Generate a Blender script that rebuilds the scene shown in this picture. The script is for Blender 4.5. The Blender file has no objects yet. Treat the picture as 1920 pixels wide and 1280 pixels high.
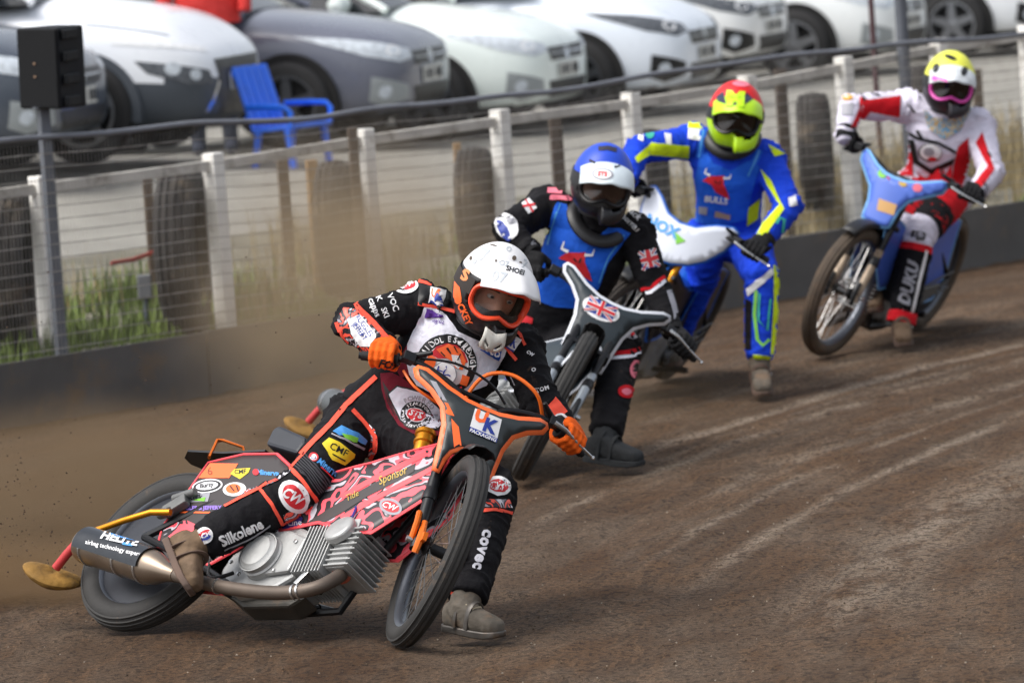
import bpy, bmesh, math, random
import numpy as np
from mathutils import Vector, Matrix, noise
from mathutils.bvhtree import BVHTree
random.seed(7); RNG = np.random.default_rng(7)
SC = bpy.context.scene
COL = SC.collection
R = math.radians
# ------------------------------------------------------------------ camera
W_, H_ = 1920, 1280
FOC = 200 / 36 * 1920
CAMH = 2.6; PITCH = math.atan(890 / FOC); ROLL = R(4.0)
CF = np.array([0, math.cos(PITCH), -math.sin(PITCH)])
_u0 = np.cross([1., 0, 0], CF)
CR = np.array([1., 0, 0]) * math.cos(ROLL) - _u0 * math.sin(ROLL)
CU = _u0 * math.cos(ROLL) + np.array([1., 0, 0]) * math.sin(ROLL)
CC = np.array([0, 0, CAMH])
cam = bpy.data.cameras.new('camera'); camo = bpy.data.objects.new('camera', cam); COL.objects.link(camo)
m = Matrix.Identity(4)
for i in range(3):
    m[i][0], m[i][1], m[i][2], m[i][3] = CR[i], CU[i], -CF[i], CC[i]
camo.matrix_world = m
cam.lens = 200; cam.sensor_width = 36; cam.clip_start = .5; cam.clip_end = 600
cam.dof.use_dof = True; cam.dof.focus_distance = 19.75; cam.dof.aperture_fstop = 5.0
SC.camera = camo
# ------------------------------------------------------------------ light
SUN_EL, SUN_AZ = 56, -112         # degrees; azimuth clockwise from +Y (high, from the left)
world = bpy.data.worlds.new('World'); SC.world = world; world.use_nodes = True
nt = world.node_tree; bg = nt.nodes['Background']
sky = nt.nodes.new('ShaderNodeTexSky'); sky.sky_type = 'NISHITA'; sky.sun_disc = False
sky.sun_elevation = R(SUN_EL); sky.sun_rotation = R(SUN_AZ)
sky.air_density = 1.0; sky.dust_density = 4.0; sky.ozone_density = 1.0
hs = nt.nodes.new('ShaderNodeHueSaturation'); hs.inputs['Saturation'].default_value = .35      # grey, overcast light
nt.links.new(sky.outputs[0], hs.inputs['Color']); nt.links.new(hs.outputs[0], bg.inputs[0]); bg.inputs[1].default_value = 0.15
sun = bpy.data.lights.new('sun', 'SUN'); suno = bpy.data.objects.new('sun', sun); COL.objects.link(suno)
sun.energy = 1.35; sun.angle = R(36); sun.color = (1, .96, .9)
sd = Vector((math.sin(R(SUN_AZ)) * math.cos(R(SUN_EL)), math.cos(R(SUN_AZ)) * math.cos(R(SUN_EL)), math.sin(R(SUN_EL))))
suno.rotation_euler = sd.to_track_quat('Z', 'Y').to_euler()
SC.view_settings.view_transform = 'Standard'; SC.view_settings.look = 'None'
SC.view_settings.exposure = 0.6; SC.view_settings.gamma = 1.0
SC.render.engine = 'CYCLES'
SC.cycles.use_denoising = True
SC.cycles.max_bounces = 6; SC.cycles.volume_bounces = 1; SC.cycles.transparent_max_bounces = 12
SC.cycles.volume_step_rate = 4.0; SC.cycles.volume_max_steps = 64


def at(x, y, d):
    return CC + d * (CF + CR * (x - W_ / 2) / FOC - CU * (y - H_ / 2) / FOC)


def ground(x, y, z=0.):
    r = CF + CR * (x - W_ / 2) / FOC - CU * (y - H_ / 2) / FOC
    return CC + r * ((z - CAMH) / r[2])


# ------------------------------------------------------------------ materials
def S(r, g=None, b=None):
    if isinstance(r, str):
        h = r.lstrip('#'); r, g, b = (int(h[i:i + 2], 16) for i in (0, 2, 4))
    f = lambda c: (c / 255 / 12.92) if c <= 10 else ((c / 255 + .055) / 1.055) ** 2.4
    return (f(r), f(g), f(b), 1)


MATS = {}


def mat(name, col=(.5, .5, .5), rough=.5, metal=0., nz=None, bump=None, spec=.5, coat=0., trans=0., dirt=None, alpha=1.):
    """nz=(scale, amount) colour mottling; bump=(scale, strength, distance); dirt=(colour, scale, threshold)"""
    if name in MATS: return MATS[name]
    if isinstance(col, str): col = S(col)
    m = bpy.data.materials.new(name); m.use_nodes = True; MATS[name] = m
    n, l = m.node_tree.nodes, m.node_tree.links
    b = n['Principled BSDF']
    c4 = (*col[:3], 1)
    b.inputs['Base Color'].default_value = c4
    b.inputs['Roughness'].default_value = rough; b.inputs['Metallic'].default_value = metal
    b.inputs['Specular IOR Level'].default_value = spec; b.inputs['Coat Weight'].default_value = coat
    b.inputs['Coat Roughness'].default_value = .08
    b.inputs['Transmission Weight'].default_value = trans; b.inputs['Alpha'].default_value = alpha
    if not (nz or bump or dirt): return m
    tc = n.new('ShaderNodeTexCoord'); src = None
    if nz:
        t = n.new('ShaderNodeTexNoise'); t.inputs['Scale'].default_value = nz[0]; t.inputs['Detail'].default_value = 5
        l.new(tc.outputs['Object'], t.inputs['Vector'])
        cr = n.new('ShaderNodeValToRGB'); a = nz[1]
        cr.color_ramp.elements[0].position = .3; cr.color_ramp.elements[1].position = .7
        cr.color_ramp.elements[0].color = tuple(max(0, v * (1 - a)) for v in c4[:3]) + (1,)
        cr.color_ramp.elements[1].color = tuple(min(1, v * (1 + a)) for v in c4[:3]) + (1,)
        l.new(t.outputs['Fac'], cr.inputs[0]); src = cr.outputs[0]
        rm = n.new('ShaderNodeMapRange'); rm.inputs[3].default_value = max(.03, rough - .12); rm.inputs[4].default_value = min(1, rough + .12)
        l.new(t.outputs['Fac'], rm.inputs[0]); l.new(rm.outputs[0], b.inputs['Roughness'])
    if dirt:
        t2 = n.new('ShaderNodeTexNoise'); t2.inputs['Scale'].default_value = dirt[1]; t2.inputs['Detail'].default_value = 8
        t2.inputs['Roughness'].default_value = .7
        l.new(tc.outputs['Object'], t2.inputs['Vector'])
        rp = n.new('ShaderNodeValToRGB'); rp.color_ramp.elements[0].position = dirt[2]; rp.color_ramp.elements[1].position = min(1, dirt[2] + .18)
        l.new(t2.outputs['Fac'], rp.inputs[0])
        mx = n.new('ShaderNodeMixRGB'); mx.inputs[1].default_value = c4; mx.inputs[2].default_value = S(dirt[0]) if isinstance(dirt[0], str) else (*dirt[0][:3], 1)
        if src: l.new(src, mx.inputs[1])
        l.new(rp.outputs[0], mx.inputs[0]); src = mx.outputs[0]
    if src: l.new(src, b.inputs['Base Color'])
    if bump:
        t3 = n.new('ShaderNodeTexNoise'); t3.inputs['Scale'].default_value = bump[0]; t3.inputs['Detail'].default_value = 6
        l.new(tc.outputs['Object'], t3.inputs['Vector'])
        bp = n.new('ShaderNodeBump'); bp.inputs['Strength'].default_value = bump[1]
        bp.inputs['Distance'].default_value = bump[2] if len(bump) > 2 else .01
        l.new(t3.outputs['Fac'], bp.inputs['Height']); l.new(bp.outputs[0], b.inputs['Normal'])
    return m


# ------------------------------------------------------------------ objects
def tag(o, label=None, cat=None, group=None, kind=None):
    if label: o['label'] = label
    if cat: o['category'] = cat
    if group: o['group'] = group
    if kind: o['kind'] = kind
    return o


def empty(name, loc=(0, 0, 0), rz=0., mw=None):
    o = bpy.data.objects.new(name, None); COL.objects.link(o)
    if mw is not None: o.matrix_world = mw
    else:
        o.location = Vector(loc); o.rotation_euler = (0, 0, rz)
    o.empty_display_size = .1
    return o


def obj(name, me, parent=None):
    o = bpy.data.objects.new(name, me); COL.objects.link(o)
    if parent is not None: o.parent = parent
    return o


def copy_tree(o, parent=None):
    c = o.copy(); COL.objects.link(c); c.parent = parent
    for ch in o.children: copy_tree(ch, c)
    return c


class MB:
    """collects shapes for one mesh object"""
    def __init__(s): s.v = []; s.f = []; s.mi = []; s.cur = 0

    def add(s, vs, fs):
        n = len(s.v); s.v += [tuple(map(float, p)) for p in vs]
        for f in fs: s.f.append([i + n for i in f]); s.mi.append(s.cur)
        return s

    def box(s, c, d, rot=None):
        hx, hy, hz = d[0] / 2, d[1] / 2, d[2] / 2
        vs = [Vector((x, y, z)) for x in (-hx, hx) for y in (-hy, hy) for z in (-hz, hz)]
        if rot is not None: vs = [rot @ v for v in vs]
        vs = [v + Vector(c) for v in vs]
        return s.add(vs, [(0, 1, 3, 2), (4, 6, 7, 5), (0, 4, 5, 1), (2, 3, 7, 6), (0, 2, 6, 4), (1, 5, 7, 3)])

    def tube(s, pts, r, n=8, cap=True, closed=False):
        pts = [Vector(p) for p in pts]; k = len(pts)
        rr = r if hasattr(r, '__len__') else [r] * k
        vs = []; pn = None
        for i, p in enumerate(pts):
            if closed: d = pts[(i + 1) % k] - pts[i - 1]
            else: d = pts[min(i + 1, k - 1)] - pts[max(i - 1, 0)]
            if d.length < 1e-9: d = Vector((0, 0, 1))
            d.normalize()
            if pn is None: pn = d.orthogonal().normalized()
            else:
                pn = pn - d * pn.dot(d)
                pn = pn.normalized() if pn.length > 1e-6 else d.orthogonal().normalized()
            b = d.cross(pn)
            e = rr[i]; e = e if hasattr(e, '__len__') else (e, e)
            for j in range(n):
                a = 2 * math.pi * j / n
                vs.append(p + pn * math.cos(a) * e[0] + b * math.sin(a) * e[1])
        fs = []
        for i in range(k if closed else k - 1):
            for j in range(n):
                a, b2 = i * n + j, i * n + (j + 1) % n
                c, d2 = ((i + 1) % k) * n + (j + 1) % n, ((i + 1) % k) * n + j
                fs.append((a, b2, c, d2))
        if cap and not closed:
            fs.append(tuple(range(n))[::-1]); fs.append(tuple((k - 1) * n + j for j in range(n)))
        return s.add(vs, fs)

    def lathe(s, prof, c=(0, 0, 0), axis=(0, 1, 0), n=32, closed=False):
        """prof: list of (axial, radius)"""
        ax = Vector(axis).normalized(); e1 = ax.orthogonal().normalized(); e2 = ax.cross(e1); c = Vector(c); k = len(prof)
        vs = [c + ax * a + (e1 * math.cos(2 * math.pi * j / n) + e2 * math.sin(2 * math.pi * j / n)) * r for a, r in prof for j in range(n)]
        fs = []
        for i in range(k if closed else k - 1):
            for j in range(n):
                fs.append((i * n + j, i * n + (j + 1) % n, ((i + 1) % k) * n + (j + 1) % n, ((i + 1) % k) * n + j))
        if not closed:
            if prof[0][1] > 1e-6: fs.append(tuple(range(n))[::-1])
            if prof[-1][1] > 1e-6: fs.append(tuple((k - 1) * n + j for j in range(n)))
        return s.add(vs, fs)

    def prism(s, poly, o, U, V, N, t):
        """outline (u,v) extruded by t along N from plane o"""
        o, U, V, N = Vector(o), Vector(U), Vector(V), Vector(N); k = len(poly)
        vs = [o + U * u + V * v for u, v in poly] + [o + U * u + V * v + N * t for u, v in poly]
        fs = [tuple(range(k))[::-1], tuple(range(k, 2 * k))] + [(i, (i + 1) % k, k + (i + 1) % k, k + i) for i in range(k)]
        return s.add(vs, fs)

    def loft(s, rings, cap=True):
        n = len(rings[0]); vs = [p for r in rings for p in r]; fs = []
        for i in range(len(rings) - 1):
            for j in range(n):
                fs.append((i * n + j, i * n + (j + 1) % n, (i + 1) * n + (j + 1) % n, (i + 1) * n + j))
        if cap: fs += [tuple(range(n))[::-1], tuple((len(rings) - 1) * n + j for j in range(n))]
        return s.add(vs, fs)

    def mesh(s, name, mats, smooth=True):
        me = bpy.data.meshes.new(name); me.from_pydata(s.v, [], s.f)
        for mt in (mats if isinstance(mats, (list, tuple)) else [mats]): me.materials.append(mt)
        me.polygons.foreach_set('material_index', s.mi)
        bm = bmesh.new(); bm.from_mesh(me); bmesh.ops.recalc_face_normals(bm, faces=bm.faces); bm.to_mesh(me); bm.free()
        if smooth:
            me.polygons.foreach_set('use_smooth', [True] * len(me.polygons))
            if isinstance(smooth, (int, float)) and smooth is not True: me.set_sharp_from_angle(angle=R(smooth))
        me.update()
        return me

    def build(s, name, mats, parent=None, smooth=40, bevel=0, sub=0):
        o = obj(name, s.mesh(name, mats, smooth), parent)
        if bevel:
            b = o.modifiers.new('bevel', 'BEVEL'); b.width = bevel; b.segments = 2; b.limit_method = 'ANGLE'
        if sub:
            b = o.modifiers.new('sub', 'SUBSURF'); b.levels = sub; b.render_levels = sub
        return o


def realize(o, keep_name=None):
    """apply modifiers of object"""
    dg = bpy.context.evaluated_depsgraph_get(); dg.update()
    me = bpy.data.meshes.new_from_object(o.evaluated_get(dg))
    o.modifiers.clear(); o.data = me
    return o


def bvh_of(o, world=True):
    me = o.data
    M = o.matrix_world if world else Matrix.Identity(4)
    return BVHTree.FromPolygons([M @ v.co for v in me.vertices], [list(p.vertices) for p in me.polygons])


def fill_poly(outl, res):
    bm = bmesh.new()
    bm.faces.new([bm.verts.new((u, v, 0)) for u, v in outl])
    bmesh.ops.triangulate(bm, faces=bm.faces[:])
    for _ in range(6):
        lg = [e for e in bm.edges if e.calc_length() > res]
        if not lg: break
        bmesh.ops.subdivide_edges(bm, edges=lg, cuts=1); bmesh.ops.triangulate(bm, faces=bm.faces[:])
    bm.verts.index_update()
    v = [(a.co.x, a.co.y) for a in bm.verts]; f = [[a.index for a in q.verts] for q in bm.faces]; bm.free()
    return v, f


_tc = {}


def text2d(s, size=1., bold=0., shear=0., spacing=1.):
    """(verts2d, faces) of a line of lettering, centred, cap height about size"""
    k = (s, bold, shear, spacing)
    if k not in _tc:
        cu = bpy.data.curves.new('t', 'FONT'); cu.body = s; cu.offset = bold; cu.shear = shear; cu.space_character = spacing
        cu.resolution_u = 2; cu.align_x = 'CENTER'
        o = bpy.data.objects.new('t', cu); COL.objects.link(o)
        me = bpy.data.meshes.new_from_object(o.evaluated_get(bpy.context.evaluated_depsgraph_get()))
        v = [(a.co.x, a.co.y) for a in me.vertices]; f = [list(p.vertices) for p in me.polygons]
        bpy.data.objects.remove(o); bpy.data.curves.remove(cu); bpy.data.meshes.remove(me)
        if v:
            cx = (min(a for a, b in v) + max(a for a, b in v)) / 2; cy = (min(b for a, b in v) + max(b for a, b in v)) / 2
            v = [(a - cx, b - cy) for a, b in v]
        _tc[k] = (v, f)
    v, f = _tc[k]
    return [(a * size / .7, b * size / .7) for a, b in v], f


def ellip(a, b, n=28, cx=0, cy=0):
    return [(cx + a * math.cos(2 * math.pi * i / n), cy + b * math.sin(2 * math.pi * i / n)) for i in range(n)]


def rect(w, h, cx=0, cy=0):
    return [(cx - w / 2, cy - h / 2), (cx + w / 2, cy - h / 2), (cx + w / 2, cy + h / 2), (cx - w / 2, cy + h / 2)]


class Decal:
    """flat print lying on a real surface: items are laid out in metres on the tangent plane and dropped onto the mesh"""
    def __init__(s): s.items = []

    def poly(s, outl, mt, res=.03): v, f = fill_poly(outl, res); s.items.append((v, f, mt)); return s

    def text(s, t, size, mt, x=0, y=0, rot=0, bold=.0, shear=0., spacing=1., sx=1.):
        v, f = text2d(t, size, bold, shear, spacing); c, n = math.cos(rot), math.sin(rot)
        s.items.append(([(x + c * a * sx - n * b, y + n * a * sx + c * b) for a, b in v], f, mt)); return s

    def arc(s, t, size, mt, rad, mid=math.pi / 2, bold=.02, sx=1.0, flip=False):
        """letters round a circle, centred on angle mid"""
        step = size * 1.12 * sx / rad
        for i, ch in enumerate(t):
            if ch == ' ': continue
            k = (len(t) - 1) / 2 - i
            a = mid + (k if not flip else -k) * step
            s.text(ch, size, mt, rad * math.cos(a), rad * math.sin(a), a - math.pi / 2 + (math.pi if flip else 0), bold, sx=sx)
        return s

    def place(s, name, bvh, P, N, U, parent, inv=None, off=.0025, reach=.10, label=None):
        P, N, U = Vector(P), Vector(N).normalized(), Vector(U)
        U = (U - N * U.dot(N)).normalized(); V = N.cross(U)
        vs, fs, mi, mats = [], [], [], []
        for k, (v2, f2, mt) in enumerate(s.items):
            if mt not in mats: mats.append(mt)
            n0 = len(vs); lay = off + .0009 * k
            for u, v in v2:
                q = P + U * u + V * v
                h, hn, _, d = bvh.ray_cast(q + N * reach, -N, reach * 2.2)
                if h is None:
                    h2, hn2, _, d2 = bvh.find_nearest(q, .15)
                    if h2 is not None:
                        h, hn = h2, hn2
                if h is None: w = q
                else:
                    if hn.dot(N) < 0: hn = -hn
                    w = h + (hn * .5 + N * .5) * lay
                vs.append(inv @ w if inv is not None else w)
            fs += [[i + n0 for i in f] for f in f2]; mi += [mats.index(mt)] * len(f2)
        me = bpy.data.meshes.new(name); me.from_pydata(vs, [], fs)
        for mt in mats: me.materials.append(mt)
        me.polygons.foreach_set('material_index', mi); me.update()
        o = obj(name, me, parent)
        if label: o['label'] = label
        return o


def px_hit(bvh, x, y):
    d = Vector(CF + CR * (x - W_ / 2) / FOC - CU * (y - H_ / 2) / FOC).normalized()
    return bvh.ray_cast(Vector(CC), d, 80)
# ================================================================== ground
FDIR = np.array([.6562, .7546, 0]); FN = np.array([-.7546, .6562, 0])       # along the fence, and away from the track
F0 = ground(0, 800)                                                        # foot of the fence at the picture's left edge
V3 = lambda p: Vector([float(a) for a in p])


def fpt(s, back=0., z=0.): return V3(F0 + FDIR * s + FN * back + np.array([0, 0, z]))


def bank_z(b, s=None):
    z = float(np.interp(b, [-99, 0, .12, 1.6, 4.5, 8, 200], [-.02, -.02, .2, .28, .44, .61, .62]))
    if s is not None and b > 3.5:      # the car park falls gently away to the right
        z += (float(np.interp(s, [5, 8.3, 11.2, 13.5, 15.6, 18.3, 20.6, 24, 27], [.80, .78, .62, .515, .513, .53, .455, .465, .46])) - .62) * min(1, (b - 3.5) / 3.5)
    return z


BC = (24.0, 15.5)     # centre of the bend


def track_material():
    m = bpy.data.materials.new('track_dirt'); m.use_nodes = True
    n, l = m.node_tree.nodes, m.node_tree.links; b = n['Principled BSDF']
    def N(t, **k):
        x = n.new('ShaderNode' + t)
        for a, v in k.items(): setattr(x, a, v)
        return x
    def math_(op, a, b2=None):
        x = N('Math', operation=op)
        for i, v in enumerate((a, b2)):
            if v is None: continue
            if isinstance(v, (int, float)): x.inputs[i].default_value = v
            else: l.new(v, x.inputs[i])
        return x.outputs[0]
    def noise_(vec, sc, det=6, ro=.55, dist=0):
        x = N('TexNoise'); x.inputs['Scale'].default_value = sc; x.inputs['Detail'].default_value = det; x.inputs['Roughness'].default_value = ro
        x.inputs['Distortion'].default_value = dist
        l.new(vec, x.inputs['Vector']); return x.outputs['Fac']
    def ramp(f, p0, p1, c0=(0, 0, 0, 1), c1=(1, 1, 1, 1)):
        x = N('ValToRGB'); e = x.color_ramp.elements; e[0].position, e[1].position = p0, p1; e[0].color, e[1].color = c0, c1
        l.new(f, x.inputs[0]); return x.outputs[0]
    def mix(f, a, b2, blend='MIX'):
        x = N('MixRGB', blend_type=blend)
        for i, v in enumerate((f, a, b2)):
            if isinstance(v, (int, float)): x.inputs[i].default_value = v
            elif isinstance(v, tuple): x.inputs[i].default_value = v
            else: l.new(v, x.inputs[i])
        return x.outputs[0]
    tc = N('TexCoord'); sep = N('SeparateXYZ'); l.new(tc.outputs['Object'], sep.inputs[0])
    dx = math_('SUBTRACT', sep.outputs[0], BC[0]); dy = math_('SUBTRACT', sep.outputs[1], BC[1])
    rad = math_('SQRT', math_('ADD', math_('MULTIPLY', dx, dx), math_('MULTIPLY', dy, dy)))
    ang = math_('MULTIPLY', math_('ARCTAN2', dy, math_('MULTIPLY', dx, -1.0)), 24.0)
    cmb = N('CombineXYZ'); l.new(rad, cmb.inputs[0]); l.new(math_('MULTIPLY', ang, .10), cmb.inputs[1])
    pol = cmb.outputs[0]
    cm2 = N('CombineXYZ'); l.new(rad, cm2.inputs[0]); l.new(math_('MULTIPLY', ang, .35), cm2.inputs[1]); pol2 = cm2.outputs[0]
    P = tc.outputs['Object']
    big = noise_(pol2, 1.1, 4); streak = noise_(pol, 4.0, 6, .6, .3); fine = noise_(P, 45, 8, .7); grain = noise_(P, 160, 4, .7)
    col = ramp(big, .30, .72, S(100, 72, 48), S(136, 104, 74))
    col = mix(math_('MULTIPLY', ramp(streak, .44, .70), .55), col, S(172, 144, 116))
    col = mix(math_('MULTIPLY', ramp(streak, .52, .30), .45), col, S(72, 54, 40))
    # greyish, packed and dried tracks of earlier wheels
    def line(r0, w, nzs, th, a0):
        wob = math_('MULTIPLY', math_('SUBTRACT', noise_(pol, 1.3, 3), .5), .22)
        d = math_('ABSOLUTE', math_('SUBTRACT', math_('ADD', rad, wob), r0))
        f = ramp(d, 0, w, (1, 1, 1, 1), (0, 0, 0, 1))
        k = ramp(noise_(pol2, nzs, 8, .75), th, th + .16)
        return mix(1., mix(1., f, k, 'MULTIPLY'), ramp(math_('MULTIPLY', ang, .05), a0 * .05, a0 * .05 + .07), 'MULTIPLY')
    for r0, w, nzs, th, a, a0 in LINES:
        col = mix(math_('MULTIPLY', line(r0, w, nzs, th, a0), a), col, S(202, 184, 164))
    patch = mix(1., ramp(noise_(pol2, 1.7, 9, .72, .4), .46, .62), ramp(fine, .30, .6), 'MULTIPLY')
    col = mix(math_('MULTIPLY', patch, .55), col, S(182, 163, 142))
    col = mix(math_('MULTIPLY', ramp(fine, .52, .28), .75), col, S(48, 36, 27))
    col = mix(math_('MULTIPLY', ramp(grain, .62, .74), .4), col, S(172, 146, 116))
    col = mix(math_('MULTIPLY', ramp(grain, .42, .3), .5), col, S(44, 34, 26))
    l.new(col, b.inputs['Base Color']); b.inputs['Roughness'].default_value = .92; b.inputs['Specular IOR Level'].default_value = .25
    h = mix(.5, fine, grain); h = mix(.35, h, streak)
    bp = N('Bump'); bp.inputs['Strength'].default_value = .9; bp.inputs['Distance'].default_value = .05
    l.new(h, bp.inputs['Height']); l.new(bp.outputs[0], b.inputs['Normal'])
    return m


LINES = [(25.30, .085, 3, .34, .85, 8.6), (24.93, .08, 3, .40, .7, 6.2), (23.88, .075, 3, .38, .75, 4.4), (24.45, .14, 4, .42, .6, 6.8), (23.25, .34, 5, .40, .75, 3), (25.8, .25, 4, .46, .45, 4), (26.6, .2, 3, .48, .35, 4), (22.6, .3, 5, .42, .7, 5), (24.2, .05, 3, .42, .6, 5), (25.08, .04, 3, .44, .5, 8)]


def sheet(name, x0, x1, y0, y1, nx, ny, zf, mt):
    mb = MB(); vs = []; fs = []
    for j in range(ny + 1):
        for i in range(nx + 1):
            x = x0 + (x1 - x0) * i / nx; y = y0 + (y1 - y0) * j / ny; vs.append((x, y, zf(x, y)))
    for j in range(ny):
        for i in range(nx):
            a = j * (nx + 1) + i; fs.append((a, a + 1, a + nx + 2, a + nx + 1))
    mb.add(vs, fs)
    return mb.build(name, mt, None, True)


def track_z(x, y):
    p = Vector((x * .9, y * .9, 0))
    rr = math.hypot(x - BC[0], y - BC[1]); aa = math.atan2(y - BC[1], BC[0] - x) * 24
    rut = noise.noise(Vector((rr * 3.2, aa * .16, 3))) * .016 + noise.noise(Vector((rr * 9, aa * .5, 8))) * .007
    n5 = noise.noise(p * 6.5); lump = max(0, n5 - .1) * .02 + noise.noise(p * 21) * .0045
    return rut + lump + .008 * noise.noise(p * 1.6) - .016


tag(sheet('track', -60, 60, -40, 60, 60, 50, lambda x, y: -.035, track_material()), kind='structure')
tm = bpy.data.materials['track_dirt']
t2 = sheet('track_surface', -5.6, 7.6, 14.6, 37.5, 470, 760, track_z, tm); tag(t2, kind='structure')

# raised ground behind the fence: weedy verge first, then grey gravel where the cars stand
vg = mat('verge_soil', S(116, 112, 98), .95, nz=(3.5, .35), bump=(60, .6, .02), dirt=((.09, .12, .045), 2.2, .56))
gv = mat('gravel', S(146, 143, 135), .95, nz=(1.2, .18), bump=(90, .7, .02), dirt=(S(132, 128, 119), 6, .55))


def bank(name, b0, b1, nb, mt, lift=0):
    mb = MB(); vs = []; fs = []; ns = 130
    for j in range(nb + 1):
        bb = b0 + (b1 - b0) * j / nb
        for i in range(ns + 1):
            s = -30 + 110 * i / ns; p = fpt(s, bb, bank_z(bb, s) + lift); vs.append(p)
    for j in range(nb):
        for i in range(ns):
            a = j * (ns + 1) + i; fs.append((a, a + 1, a + ns + 2, a + ns + 1))
    return tag(mb.add(vs, fs).build(name, mt, None, True), kind='structure')


bank('verge', .0, 4.0, 24, vg); bank('car_park', 4.0, 150, 60, gv)

# ================================================================== fence
rub = mat('kickboard_rubber', S(88, 86, 84), .8, nz=(2.5, .22), bump=(8, .25, .02), dirt=(S(112, 96, 78), 3.0, .52))
kb = empty('kickboard', fpt(0)); tag(kb, 'low dark grey kickboard along the foot of the mesh fence', 'kickboard')
SMIN, SMAX = -5.8, 15.2; PL = 1.83
RZ = math.atan2(FDIR[1], FDIR[0])
kb.rotation_euler = (0, 0, RZ)
i = 0; s = SMIN
while s < SMAX:
    mb = MB(); t = .03; o = random.uniform(-.008, .008); h = .31 + .004 * s + random.uniform(-.006, .006); k = 14
    vs = []
    for j in range(k + 1):
        x = s + (PL - .012) * j / k; yy = o + .012 * noise.noise(Vector((x * 1.4, 3, 0)))
        for z, dy in ((-.04, .0), (h * .5, .012 * noise.noise(Vector((x * 2, 7, 0)))), (h, 0)): vs.append((x, yy + dy, z))
        for z in (h, h * .5, -.04): vs.append((x, yy + t, z))
    fs = []
    for j in range(k):
        for q in range(6): fs.append((j * 6 + q, (j + 1) * 6 + q, (j + 1) * 6 + (q + 1) % 6, j * 6 + (q + 1) % 6))
    fs += [tuple(range(6)), tuple(k * 6 + q for q in range(6))[::-1]]
    mb.add(vs, fs).build('panel', rub, kb, 40); s += PL; i += 1

wire = mat('galvanised_wire', S(168, 164, 157), .6, .1, nz=(9, .35), dirt=(S(98, 66, 46), 4, .56))
mf = empty('mesh_fence', fpt(0)); mf.rotation_euler = (0, 0, RZ); tag(mf, 'tall welded wire mesh fence with a sagging dark top tube beside the track', 'fence')
topz = lambda s: float(np.interp(s, [-1, 0, 1.6, 2.55, 3.1, 4.4, 6, 7.5, 9, 14], [1.405, 1.40, 1.375, 1.33, 1.345, 1.325, 1.37, 1.37, 1.335, 1.33])) + .005 * math.sin(s * 5)
s = SMIN; PW = 2.37
while s < SMAX:
    mb = MB(); r = .0022
    def strip(a, b, w, dirx):
        # thin square bar
        a, b = Vector(a), Vector(b); sx = Vector((w, 0, 0)) if dirx else Vector((0, 0, w)); sy = Vector((0, w, 0))
        mb.add([a - sx, a + sy, a + sx, b - sx, b + sy, b + sx], [(0, 1, 4, 3), (1, 2, 5, 4), (2, 0, 3, 5)])
    x = s
    while x < s + PW:
        bow = .01 * noise.noise(Vector((x * 1.3, 0, 5)))
        strip((x, .045 + bow, .25), (x + .006 * noise.noise(Vector((x * 3, 9, 0))), .045 + bow, topz(x) - .005), r * .7, True); x += .0255
    z = .27
    while z < 1.33:
        prev = None
        for q in range(13):
            x = s + PW * q / 12; p = (x, .047 + .01 * noise.noise(Vector((x * 1.3, 0, 5))), z + .006 * noise.noise(Vector((x, z * 9, 0))) + (topz(x) - 1.36) * (z - .25) / 1.1)
            if prev: strip(prev, p, r * 1.05, False)
            prev = p
        z += .0635
    o = mb.build('wire_mesh', wire, mf, False); tag(o, kind='stuff'); s += PW
tube_m = mat('top_tube', S(112, 115, 122), .55, nz=(5, .2))
mb = MB(); mb.tube([(x, .04 + .006 * math.sin(x * 3), topz(x) + .010) for x in np.arange(SMIN, SMAX, .12)], .015, 8); mb.build('top_tube', tube_m, mf)
post_b = mat('post_brown', S(78, 66, 56), .85, nz=(8, .35), bump=(30, .4, .01))
# white post and rail barrier behind the mesh
wht = mat('weathered_white_paint', S(238, 236, 230), .8, nz=(5, .10), bump=(25, .3, .01), dirt=(S(150, 142, 128), 7, .58))
wr = empty('post_and_rail_barrier', fpt(0)); wr.rotation_euler = (0, 0, RZ)
tag(wr, 'weathered white post and rail barrier behind the wire mesh', 'barrier')


def s_of(x, y, back):      # fence coordinate of a picture column on the vertical plane 'back' behind the fence
    d = CF + CR * (x - W_ / 2) / FOC - CU * (y - H_ / 2) / FOC
    o = F0 + FN * back - CC
    t = np.dot(o, FN) / np.dot(d, FN)
    p = CC + d * t
    return float(np.dot(p - F0, FDIR)), float(p[2])


BK = .42
raily = lambda x: float(np.interp(x, [-900, 0, 400, 680, 960, 1180, 1400, 1750, 1920, 2100], [464, 345, 292, 247, 207, 178, 146, 78, 52, 35]))
posts = []
for x in (-900, -575, -250, 72, 400, 682, 936, 1182, 1400, 1582, 1760, 1925, 2080):
    s_, zt = s_of(x, raily(x) + 2, BK); posts.append((s_, zt))
for s_, zt in posts:
    mb = MB(); mb.box((s_, BK, (zt + .02 + .15) / 2), (.085, .085, zt + .02 - .15), Matrix.Rotation(random.uniform(-.012, .012), 3, 'Y'))
    mb.build('post', wht, wr, False, bevel=.006)
for (a, za), (b, zb) in zip(posts[:-1], posts[1:]):
    mb = MB(); L = b - a - .09; an = math.atan2(zb - za, b - a)
    mb.box(((a + b) / 2, BK + .005, (za + zb) / 2 - .045), (L, .04, .055), Matrix.Rotation(-an + random.uniform(-.004, .004), 3, 'Y'))
    mb.build('rail', mat('weathered_rail', S(196, 192, 184), .85, nz=(6, .15), bump=(25, .3, .01), dirt=(S(120, 110, 98), 5, .5)), wr, False, bevel=.005)

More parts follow.
